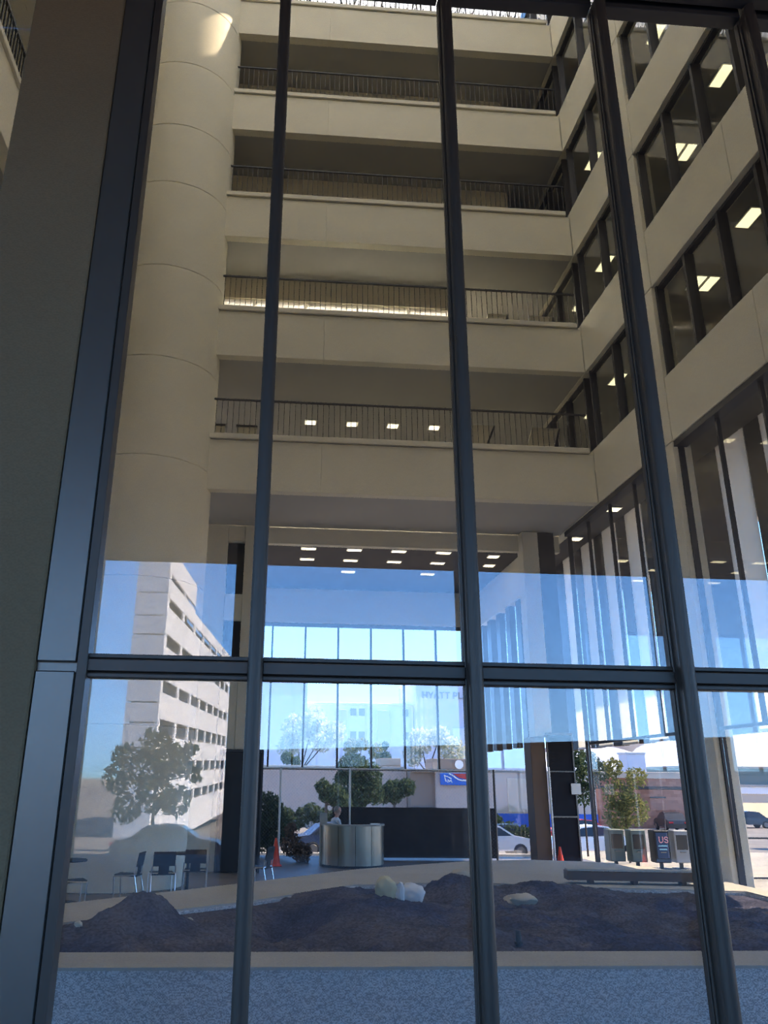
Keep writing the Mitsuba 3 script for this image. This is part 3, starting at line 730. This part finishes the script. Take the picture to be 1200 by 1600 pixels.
k = struct('floor_kerb'); add('kerb', bbox(-12, 60, 38.0, 38.3, -0.9, -0.62, .02), 'concrete', k)

rl = thing('guard_rail', 'dark square tube guard rail on the pavement at the right edge', 'railing')
add('post', box(11.58, 11.62, 22.0, 22.04, 0, 0.95), 'bronze_matte', rl)
add('post', box(13.58, 13.62, 22.0, 22.04, 0, 0.95), 'bronze_matte', rl)
add('top_rail', box(11.58, 13.62, 22.0, 22.04, 0.95, 0.99), 'bronze_matte', rl)
add('bottom_rail', box(11.62, 13.58, 22.0, 22.04, 0.03, 0.07), 'bronze_matte', rl)
bo = thing('bollard', 'short white bollard standing behind the guard rail', 'bollard')
add('post', lathe([(0, 0), (.13, 0), (.13, .72), (.11, .78), (0, .80)], (14.0, 26.0, 0), 20), 'white', bo, smooth=30)
add('band', lathe([(.131, .6), (.134, .6), (.134, .66), (.131, .66)], (14.0, 26.0, 0), 20), 'concrete', bo)
lp = thing('street_lamp', 'tall thin street lamp with a curved arm right of the third mullion', 'street lamp')
add('pole', tube((17.75, 35, -.7), (18.15, 35, 5.6), .055, 10, .04), 'bronze', lp, smooth=40)
add('arm', path([(18.15, 35, 5.6), (18.2, 35, 5.8), (18.32, 35, 5.92), (18.9, 35, 6.05)], .035, 8), 'bronze', lp, smooth=40)
add('lamp_head', hullp([(18.85 + a, 35 + b, 6.0 + c) for a in (0, .5) for b in (-.1, .1) for c in (0, .09)]), 'bronze', lp)

def news(x, y, mat, lab, poster=False):
    n = thing('newspaper_box', lab, 'newspaper box')
    add('cabinet', bbox(x - .22, x + .22, y - .2, y + .2, .16, 1.0, .02), mat, n)
    add('leg', box(x - .04, x + .04, y - .04, y + .04, 0, .16), 'bronze_matte', n)
    add('foot', box(x - .2, x + .2, y - .18, y + .18, 0, .015), 'bronze_matte', n)
    if poster:
        add('poster', box(x - .17, x + .17, y - .212, y - .203, .28, .94), 'poster_navy', n)
        tx = meshkit.text_mesh('US', .16, .004, True); tx.apply_transform(trimesh.transformations.rotation_matrix(math.pi / 2, [1, 0, 0])); tx.apply_translation((x - .12, y - .214, .68))
        add('lettering', tx, 'poster_pink', n)
        add('headline', MB(box(x - .13, x + .13, y - .216, y - .213, .58, .62), box(x - .11, x + .12, y - .216, y - .213, .49, .53)), 'poster_cyan', n)
    else:
        add('window', box(x - .16, x + .16, y - .208, y - .201, .5, .88), 'car_glass', n)
    add('handle', box(x - .08, x + .08, y - .23, y - .2, .42, .45), 'steel', n)
pr('poster_navy', (0.02, 0.05, 0.12), 0.5); pr('poster_pink', (0.75, 0.35, 0.38), 0.5); pr('poster_cyan', (0.25, 0.5, 0.62), 0.5); pr('box_green', (0.13, 0.17, 0.15), 0.5); pr('box_grey', (0.30, 0.31, 0.31), 0.5)
news(11.15, 24.9, 'black', 'black newspaper box with a dark blue poster', True)
news(11.75, 24.95, 'box_grey', 'grey newspaper box beside the one with the blue poster, nearest the third mullion')
news(10.55, 25.1, 'box_green', 'dark green newspaper box next to the black one')
news(10.0, 25.3, 'box_green', 'dull green newspaper box at the foot of the young street tree')

# ------------------------------------------------------------------ trees and shrubs
def leaves(centers, n, size, seed, flat=1.0):
    r = np.random.default_rng(seed)
    ctr = np.array([c[:3] for c in centers]); rad = np.array([c[3] for c in centers])
    w_ = rad ** 2; which = r.choice(len(ctr), n, p=w_ / w_.sum())
    d = r.normal(size=(n, 3)); d /= np.linalg.norm(d, axis=1, keepdims=True)
    p = ctr[which] + d * (rad[which] * r.uniform(.35, 1.0, n) ** .6)[:, None] * [1, 1, flat]
    a = r.normal(size=(n, 3)); a /= np.linalg.norm(a, axis=1, keepdims=True)
    b = np.cross(a, r.normal(size=(n, 3))); b /= np.linalg.norm(b, axis=1, keepdims=True)
    s = size * r.uniform(.6, 1.3, n)[:, None]
    v = np.stack([p - a * s, p + b * s * .45, p + a * s, p - b * s * .45], 1).reshape(-1, 3)
    i = np.arange(n)[:, None] * 4
    return trimesh.Trimesh(v, np.vstack([i + [0, 1, 2], i + [0, 2, 3]]), process=False)
def tree(lab, x, y, z0, h, blobs, n, size, seed, mat='leaf', tr=.12, name='tree', cat='tree', group=None):
    t = thing(name, lab, cat, group)
    top = max(b[2] for b in blobs)
    segs = [tube((x, y, z0), (x, y, z0 + h), tr, 8, tr * .6)]
    for b in blobs: segs.append(tube((x, y, z0 + h * .9), (b[0], b[1], b[2]), tr * .45, 6, tr * .2))
    add('trunk', MB(*segs), 'bark', t, smooth=40)
    add('foliage', leaves(blobs, n, size, seed), mat, t, kind='stuff')
    return t
def bl(x, y, seed, items):
    return [(x + a, y + b * .6, c, r_) for a, b, c, r_ in items]
# transmitted street trees
tree('large dark round tree behind the reception desk', 5.5, 55, -1.2, 2.6, bl(5.5, 55, 1, [(-.2, 0, 3.0, 1.0), (.8, .5, 2.6, .9), (-.6, 0, 2.1, .9), (.2, 0, 1.5, .8), (1.0, 0, 1.6, .8), (-.1, .3, .7, .6)]), 5200, .13, 11)
tree('smaller dark tree left of the large round tree', 3.3, 50, -1.2, 2.4, bl(3.3, 50, 1, [(-.2, 0, 1.9, .45), (.5, 0, 1.5, .6), (.9, 0, 1.0, .6), (-.1, 0, 1.4, .35)]), 2400, .11, 12)
tree('dark tree in front of the store side painted in shade, right of the large round tree', 8.6, 60, -1.3, 2.2, bl(8.6, 60, 1, [(0, 0, 1.6, .8), (.9, 0, 1.9, .6), (-.7, 0, 1.4, .6)]), 2200, .13, 13)
tree('slender dark conifer rising above the beige roof', 10.9, 81.5, -1.3, 3.5, [(10.9, 81.5, 5.4, .35), (10.9, 81.5, 4.4, .55), (10.9, 81.5, 3.5, .7)], 900, .16, 14, name='conifer')
tree('small rounded tree showing over the beige roof at the left', 1.9, 82, -1.4, 4, [(1.7, 82, 4.2, .6), (2.5, 82, 3.9, .5)], 700, .15, 15)
tree('dark hedge row at the foot of the beige store', 2.6, 52, -1.2, .8, [(a, 52, .25 + .25 * math.sin(3 * a), .55) for a in np.arange(.6, 5.0, .5)], 4200, .11, 16, name='hedge', cat='hedge', tr=.06)
tree('dark shrub in front of the blue wall band', 12.7, 50, -1.15, .8, [(12.2, 50, -.2, .7), (12.9, 50, .1, .5), (13.8, 50, -.4, .6), (14.6, 50, -.5, .5)], 2200, .12, 17, name='shrub', cat='shrub', tr=.05)
tree('pale tree, glare painted into its leaves, in front of the left hotel block', 3.2, 88, -1.4, 5, [(2.6, 88, 7.2, 1.5), (4.4, 88, 8.0, 1.4), (5.2, 88, 6.4, 1.5), (1.9, 88, 5.4, 1.2), (6.6, 88, 6.9, 1.2)], 2600, .22, 18, 'leaf_pale', .18)
tree('pale tree, glare painted into its leaves, by the hotel sign', 16.0, 88, -1.4, 5, [(15.4, 88, 6.2, 1.4), (17.4, 88, 6.6, 1.2), (18.6, 88, 5.2, 1.5), (14.6, 88, 4.8, 1.1)], 2200, .22, 19, 'leaf_pale', .18)
tree('small yellow green tree over the store roof in the middle', 8.4, 84, -1.4, 5, [(7.9, 84, 5.3, .8), (9.0, 84, 5.6, .7), (10.4, 84, 5.0, .8)], 1000, .18, 20, 'leaf_light', .12)
tree('young green street tree with thin leaves right of the black gate panel', 10.5, 28.9, 0, 2.2, [(10.3, 28.9, 3.2, .45), (10.2, 28.9, 2.7, .45), (10.75, 28.9, 2.4, .42), (11.2, 28.9, 2.6, .38), (10.5, 28.9, 1.9, .4), (10.3, 28.9, 3.7, .25)], 1700, .075, 21, 'leaf', .035)
tree('yellowish young tree in the middle of the right bay', 10.95, 26.6, 0, 1.7, [(10.8, 26.6, 1.9, .5), (11.2, 26.6, 1.5, .5), (10.7, 26.6, 1.3, .45), (10.7, 26.6, 2.7, .3), (11.4, 26.6, 2.4, .35)], 1800, .075, 22, 'leaf_light', .035)
tree('round dark tree beside the white tank behind the brick building', 31.6, 86, -1.5, 4, [(32.0, 86, 4.2, 1.2), (33.2, 86, 3.6, .9)], 1100, .2, 23)
tree('leafy branch tips of a tree at the right edge above the parked cars', 31.2, 50, -1.2, 3.0, [(30.6, 50, 1.5, .8), (31.0, 50, 2.2, .6), (30.2, 50, 1.1, .4)], 900, .16, 24, 'leaf', .1)
sb = thing('dark_shrub', 'big rounded black green shrub left of the white fence post', 'shrub')
add('stem', tube((.1, 28.0, 0), (.1, 28.0, 1.2), .06, 8), 'bark', sb)
add('foliage', leaves([(-.1, 28.0, 1.25, .65), (.25, 28.05, .8, .55), (-.3, 28.0, .55, .5)], 5000, .07, 31), 'leaf', sb, kind='stuff')
ds = thing('dry_shrub', 'brown dry shrub on the floor left of the desk', 'shrub')
add('stem', tube((1.0, 26.2, 0), (1.0, 26.2, .5), .03, 6), 'bark', ds)
add('foliage', leaves([(.75, 26.2, .45, .33), (1.05, 26.2, .25, .3), (.7, 26.2, .85, .2)], 1300, .06, 32), 'rust', ds, kind='stuff')

# ------------------------------------------------------------------ cars
def car_parts(body_mat):
    prof = Polygon([(-2.2, .32), (-2.22, .62), (-2.05, .86), (-1.5, .92), (-.95, 1.36), (-.2, 1.44), (.5, 1.38), (1.15, .98), (1.95, .84), (2.2, .66), (2.22, .34)]).buffer(.05).buffer(-.05)
    m = trimesh.creation.extrude_polygon(prof, 1.66, engine='earcut')
    m.apply_transform(trimesh.transformations.rotation_matrix(math.pi / 2, [1, 0, 0])); m.apply_translation((0, .83, 0))
    vv = m.vertices.copy(); k_ = np.clip((vv[:, 2] - .9) / .5, 0, 1); vv[:, 1] *= 1 - .18 * k_; m.vertices = vv
    gp = Polygon([(-1.38, .94), (-.9, 1.3), (-.2, 1.38), (.45, 1.32), (1.0, .98)])
    g = trimesh.creation.extrude_polygon(gp, 1.69, engine='earcut')
    g.apply_transform(trimesh.transformations.rotation_matrix(math.pi / 2, [1, 0, 0])); g.apply_translation((0, .845, 0))
    vv = g.vertices.copy(); k_ = np.clip((vv[:, 2] - .9) / .5, 0, 1); vv[:, 1] *= 1 - .18 * k_; g.vertices = vv
    out = [('body', share(m, body_mat, 30)), ('side_windows', share(g, 'car_glass', 20))]
    ws = hullp([(.52, s * .66, 1.35) for s in (-1, 1)] + [(1.12, s * .78, .98) for s in (-1, 1)] + [(.56, s * .66, 1.37) for s in (-1, 1)] + [(1.16, s * .78, 1.0) for s in (-1, 1)])
    out.append(('windshield', share(ws, 'car_glass')))
    for x_ in (-1.35, 1.38):
        for s in (-1, 1):
            wv = lathe([(0, -.1), (.27, -.1), (.32, -.07), (.32, .07), (.27, .1), (0, .1)], (0, 0, 0), 24)
            wv.apply_transform(trimesh.transformations.rotation_matrix(math.pi / 2, [1, 0, 0])); wv.apply_translation((x_, s * .78, .32))
            out.append(('wheel', share(wv, 'rubber', 30)))
            hb = lathe([(0, -.012), (.2, -.012), (.21, 0), (.2, .012), (0, .012)], (0, 0, 0), 16)
            hb.apply_transform(trimesh.transformations.rotation_matrix(math.pi / 2, [1, 0, 0])); hb.apply_translation((x_, s * .885, .32))
            out.append(('hubcap', share(hb, 'steel', 30)))
    for s in (-1, 1):
        out.append(('headlight', share(box(2.12, 2.24, s * .6 - .16, s * .6 + .16, .6, .7), 'white')))
        out.append(('tail_light', share(box(-2.24, -2.12, s * .6 - .16, s * .6 + .16, .66, .78), 'sign_red')))
    return out
CAR = {}
def car(x, y, z, rz, mat, lab):
    if mat not in CAR: CAR[mat] = car_parts(mat)
    c = thing('car', lab, 'car')
    for nme, s in CAR[mat]:
        if nme != 'hubcap': last = put(nme, s, c, R4(x, y, rz, z))
        else: put(nme, s, last, R4(x, y, rz, z))
car(10.4, 42.0, -1.06, 0.0, 'car_white', 'white sedan with its front wheel in view beside the second mullion')
car(16.1, 43.2, -1.10, 0.0, 'car_white', 'white car seen just right of the black gate panel')
car(18.6, 52.0, -1.15, 0.1, 'car_red', 'red car behind the young trees in the right bay')
car(3.4, 43.0, -1.08, 0.15, 'car_blue', 'dark blue car left of the seated person')
car(37.2, 78.0, -1.32, 0.05, 'car_silver', 'silver car at the left end of the far parked row')
car(43.0, 77.5, -1.32, 3.1, 'car_black', 'black car in the far parked row, right of the silver one')
car(48.2, 78.0, -1.32, 0.05, 'car_blue', 'dark blue car at the right end of the far parked row')
car(33.0, 71.0, -1.28, 1.4, 'car_black', 'small dark car parked by the brick building')

# ------------------------------------------------------------------ buildings beyond
def building(name, lab, parts, cat='building'):
    b = thing(name, lab, cat)
    for n_, m, mat in parts: add(n_, m, mat, b)
    return b
building('beige_store', 'long low beige store behind the dark trees', [
    ('wall', box(-30, 11.35, 72, 80, -1.6, 3.2), 'beige'), ('parapet', bbox(-30, 11.35, 71.8, 80, 3.2, 3.4, .02), 'concrete'),
    ('roof_box', bbox(9.4, 11.2, 74, 77, 3.4, 4.1, .03), 'brown_wall')])
sw = building('sign_store', 'beige store with a red and blue sign and a blue band along its foot', [
    ('shaded_side_wall', box(11.4, 13.4, 70.5, 79, -1.6, 3.0), 'brown_wall'), ('wall', box(13.42, 26.5, 70, 79, -1.6, 3.0), 'beige'),  # brown side is the beige wall with its shade put into the colour
    ('parapet', bbox(11.4, 26.6, 69.9, 79, 3.0, 3.2, .02), 'concrete'), ('blue_band', bbox(17.2, 26.5, 69.93, 69.99, -1.5, -0.05, .01), 'blue_paint'),
    ('wall_panel', bbox(19.2, 22.5, 69.94, 69.99, 0.05, 2.6, .02), 'tan'), ('ledge', box(11.4, 13.4, 70.3, 70.5, .1, .35), 'bronze_matte'),
    ('vent_unit', bbox(13.7, 16.6, 73, 76, 3.2, 4.1, .03), 'brown_wall')])
ds_ = add('dish', lathe([(0, 0), (.34, .1), (.36, .12), (.3, .12), (0, .03)], (0, 0, 0), 20), 'white', sw, smooth=30)
scene[ds_]['to_world'] = T().translate([15.9, 72.6, 3.65]).rotate([1, 0, 0], 90)
sg = thing('store_sign', 'red and blue rectangular sign with a white swoosh on the beige store', 'sign')
x0s, x1s, z0s, z1s = 13.75, 16.0, 2.02, 2.92
add('board', bbox(x0s, x1s, 69.7, 69.98, z0s, z1s, .03), 'sign_blue', sg)
def flat(poly, y0, y1):
    m = trimesh.creation.extrude_polygon(poly, y1 - y0, engine='earcut')
    m.apply_transform(trimesh.transformations.rotation_matrix(math.pi / 2, [1, 0, 0])); m.apply_translation((0, y1, 0))
    return m
add('red_field', flat(Polygon([(x0s + .95, z1s - .02), (x1s - .03, z1s - .02), (x1s - .03, z0s + .42), (x0s + 1.55, z0s + .55)]), 69.66, 69.70), 'sign_red', sg)
add('swoosh', flat(LineString([(x0s + .7, z1s - .03), (x0s + 1.0, z1s - .18), (x0s + 1.3, z0s + .5), (x0s + 1.6, z0s + .38), (x1s - .03, z0s + .36)]).buffer(.05), 69.63, 69.66), 'white', sg)
add('emblem', MB(flat(LineString([(x0s + .3, z1s - .15), (x0s + .42, z0s + .28)]).buffer(.04), 69.66, 69.7), flat(LineString([(x0s + .4, z1s - .2), (x0s + .85, z0s + .5)]).buffer(.04), 69.66, 69.7),
                 flat(LineString([(x0s + .55, z0s + .22), (x0s + .6, z0s + .4), (x0s + .7, z0s + .25), (x0s + .8, z0s + .4), (x0s + .9, z0s + .22)]).buffer(.035), 69.66, 69.7)), 'white', sg)
building('brick_building', 'low red brick building with a dark band right of the young trees', [
    ('wall', box(28.6, 40.0, 75, 83, -1.8, 2.75), 'brick'), ('dark_band', bbox(28.6, 40.0, 74.9, 74.99, 1.85, 2.1, .02), 'bronze_matte'),
    ('parapet', bbox(28.5, 40.1, 74.85, 83, 2.75, 3.3, .03), 'tan'), ('vent', box(33.2, 34.6, 74.9, 74.99, 1.15, 1.27), 'bronze_matte')])
building('white_tank', 'pale cylindrical tank right of the third mullion', [('shell', lathe([(0, -1.5), (1.35, -1.5), (1.35, 4.4), (1.2, 4.6), (0, 4.75)], (52.3, 100, 0), 28), 'pale'), ('rim', lathe([(1.36, 4.2), (1.42, 4.2), (1.42, 4.35), (1.36, 4.35)], (52.3, 100, 0), 28), 'white')], 'tank')
building('roof_tank', 'white block tank showing over the brick building', [('shell', bbox(41.6, 43.8, 99, 101.5, -1.5, 5.6, .05), 'pale'), ('cap', bbox(41.5, 43.9, 98.9, 101.6, 5.6, 5.8, .03), 'white')], 'tank')
building('far_warehouse', 'long tan warehouse beyond the parked cars at the right', [
    ('wall', box(58, 120, 120, 150, -2.2, 2.2), 'tan'), ('upper_band', bbox(58, 120, 119.8, 119.99, 1.2, 2.2, .05), 'pale'), ('roof_floor', box(57.5, 120, 119.5, 150, 2.2, 2.45), 'concrete'),
    ('upper_storey', box(62, 120, 126, 150, 2.45, 4.7), 'box_green'), ('roof', bbox(61.5, 120, 125.5, 150, 4.7, 5.0, .05), 'brown_wall')])
building('dry_bank', 'strip of dry grass below the far warehouse', [('bank', hullp([(55, 108, -1.9), (120, 108, -1.9), (55, 117, .1), (120, 117, .1), (55, 118, -2), (120, 118, -2)]), 'dry_grass'), ('edge', box(55, 120, 107.6, 108, -2.0, -1.8), 'concrete')], 'grass bank')
hb_ = building('hotel_left_block', 'haze tinted lavender hotel block at the left with tall bays', [('wall', box(-12, 4.6, 110, 125, -2, 15.2), 'lavender'), ('roof', bbox(-12.1, 4.7, 109.8, 125, 15.2, 15.5, .05), 'pale')])
hm_ = building('hotel_middle_block', 'low white hotel block with small square windows', [('wall', box(4.62, 18.7, 112, 125, -2, 11.6), 'pale'), ('roof', bbox(4.62, 18.7, 111.8, 125, 11.6, 11.9, .05), 'white'), ('bay', bbox(8.3, 9.9, 111.4, 112, 5, 11.0, .04), 'lavender'), ('bay', bbox(13.8, 15.6, 111.4, 112, 5, 11.0, .04), 'lavender')])
for x_, z_ in ((10.4, 10.3), (11.5, 10.3), (17.3, 10.3), (10.4, 7.4), (11.5, 7.4), (17.3, 7.4)):
    add('window', box(x_, x_ + .75, 111.9, 111.99, z_, z_ + .9), 'box_grey', hm_)
hr_ = building('hotel_right_block', 'haze tinted lavender hotel block carrying its name in grey letters', [('wall', box(18.8, 34, 110, 125, -2, 15.2), 'lavender'), ('roof', bbox(18.7, 34.1, 109.8, 125, 15.2, 15.5, .05), 'pale'), ('window', box(23.4, 25.0, 109.9, 109.99, 6.0, 8.8), 'pale')])
tx = meshkit.text_mesh('HYATT PLACE', .80, .08, True); tx.apply_transform(trimesh.transformations.rotation_matrix(math.pi / 2, [1, 0, 0])); tx.apply_translation((19.5, 109.95, 12.5))
add('lettering', tx, 'box_grey', hr_, label='grey raised letters')
# mountains
def ridge(lab, x0, x1, y, hmax, seed, n=90):
    X = np.linspace(x0, x1, n); Z = hmax * (.45 + .55 * meshkit.fbm(np.c_[X / 260, X * 0 + seed, X * 0], 5, seed)) * np.clip((X - x0) / 500, 0, 1) ** .7
    rows_ = []
    for kx, (dy, fz) in enumerate(((0, 0), (150, .35), (320, .7), (480, 1.0), (900, 0))):
        zz = Z * fz * (1 + .18 * (meshkit.fbm(np.c_[X / 90, X * 0 + kx, X * 0], 4, seed + kx) - .5) * (fz < 1)) - 5
        rows_.append(np.c_[X, X * 0 + y + dy, zz])
    v = np.vstack(rows_); ii = np.arange(5 * n).reshape(5, n)
    q = np.stack([ii[:-1, :-1], ii[:-1, 1:], ii[1:, 1:], ii[1:, :-1]], -1).reshape(-1, 4)
    add('mountain_ridge', trimesh.Trimesh(v, np.vstack([q[:, [0, 1, 2]], q[:, [0, 2, 3]]]), process=False), 'mountain', None, smooth=40, label=lab, cat='mountain')
ridge('hazy blue mountain ridge on the right horizon', 500, 2600, 2000, 205, 4)

# ------------------------------------------------------------------ on the camera's side (mirrored in the glass)
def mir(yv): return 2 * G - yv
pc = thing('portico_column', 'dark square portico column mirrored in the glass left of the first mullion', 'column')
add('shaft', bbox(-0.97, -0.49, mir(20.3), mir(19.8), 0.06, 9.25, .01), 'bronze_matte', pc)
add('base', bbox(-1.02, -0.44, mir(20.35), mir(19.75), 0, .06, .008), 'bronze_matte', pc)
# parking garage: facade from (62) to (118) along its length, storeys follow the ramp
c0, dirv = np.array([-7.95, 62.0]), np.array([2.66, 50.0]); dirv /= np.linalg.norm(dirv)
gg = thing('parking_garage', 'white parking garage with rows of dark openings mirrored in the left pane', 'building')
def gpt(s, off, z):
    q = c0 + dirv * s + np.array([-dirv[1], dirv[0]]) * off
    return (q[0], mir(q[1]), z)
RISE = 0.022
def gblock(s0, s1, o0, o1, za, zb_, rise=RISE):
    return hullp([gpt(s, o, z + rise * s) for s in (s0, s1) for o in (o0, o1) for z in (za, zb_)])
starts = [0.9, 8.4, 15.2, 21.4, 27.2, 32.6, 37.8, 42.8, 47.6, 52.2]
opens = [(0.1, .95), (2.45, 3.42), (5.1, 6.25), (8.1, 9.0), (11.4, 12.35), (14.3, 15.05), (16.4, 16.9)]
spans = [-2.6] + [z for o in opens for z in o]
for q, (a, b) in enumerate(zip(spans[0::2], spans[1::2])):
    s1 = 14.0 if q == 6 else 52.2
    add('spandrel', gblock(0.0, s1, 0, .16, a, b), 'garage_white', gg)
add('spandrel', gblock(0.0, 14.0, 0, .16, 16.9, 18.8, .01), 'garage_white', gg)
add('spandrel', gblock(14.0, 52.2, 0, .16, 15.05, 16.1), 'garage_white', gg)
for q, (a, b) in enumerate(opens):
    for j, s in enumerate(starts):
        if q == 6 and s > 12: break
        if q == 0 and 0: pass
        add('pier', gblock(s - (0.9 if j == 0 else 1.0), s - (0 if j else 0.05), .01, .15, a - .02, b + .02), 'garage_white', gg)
add('core', gblock(0.3, 14, .7, 2.1, -2.6, 17.5), 'garage_shade', gg)  # solid dark block in place of the shaded decks
add('core', gblock(14, 52.2, .7, 2.1, -2.6, 15.3), 'garage_shade', gg)
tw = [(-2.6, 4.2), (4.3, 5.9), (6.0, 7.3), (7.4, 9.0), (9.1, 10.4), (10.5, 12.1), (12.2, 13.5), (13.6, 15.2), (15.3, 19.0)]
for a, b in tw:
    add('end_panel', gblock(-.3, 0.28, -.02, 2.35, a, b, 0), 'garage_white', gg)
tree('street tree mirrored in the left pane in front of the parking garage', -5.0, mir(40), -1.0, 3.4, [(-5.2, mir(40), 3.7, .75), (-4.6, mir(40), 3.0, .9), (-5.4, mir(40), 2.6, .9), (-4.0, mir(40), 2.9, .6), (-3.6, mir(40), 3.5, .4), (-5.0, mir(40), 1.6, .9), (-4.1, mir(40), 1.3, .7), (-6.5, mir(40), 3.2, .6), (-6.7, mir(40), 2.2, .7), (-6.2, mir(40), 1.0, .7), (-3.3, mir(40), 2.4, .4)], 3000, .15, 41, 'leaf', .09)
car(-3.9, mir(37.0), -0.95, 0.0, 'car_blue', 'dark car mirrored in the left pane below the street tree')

# dark screen out of view behind the camera, placed to darken the reflection
sf = thing('unseen_site_fence', 'long black screened fence out of view behind the camera, darkens the reflection right of the first mullion', 'fence')
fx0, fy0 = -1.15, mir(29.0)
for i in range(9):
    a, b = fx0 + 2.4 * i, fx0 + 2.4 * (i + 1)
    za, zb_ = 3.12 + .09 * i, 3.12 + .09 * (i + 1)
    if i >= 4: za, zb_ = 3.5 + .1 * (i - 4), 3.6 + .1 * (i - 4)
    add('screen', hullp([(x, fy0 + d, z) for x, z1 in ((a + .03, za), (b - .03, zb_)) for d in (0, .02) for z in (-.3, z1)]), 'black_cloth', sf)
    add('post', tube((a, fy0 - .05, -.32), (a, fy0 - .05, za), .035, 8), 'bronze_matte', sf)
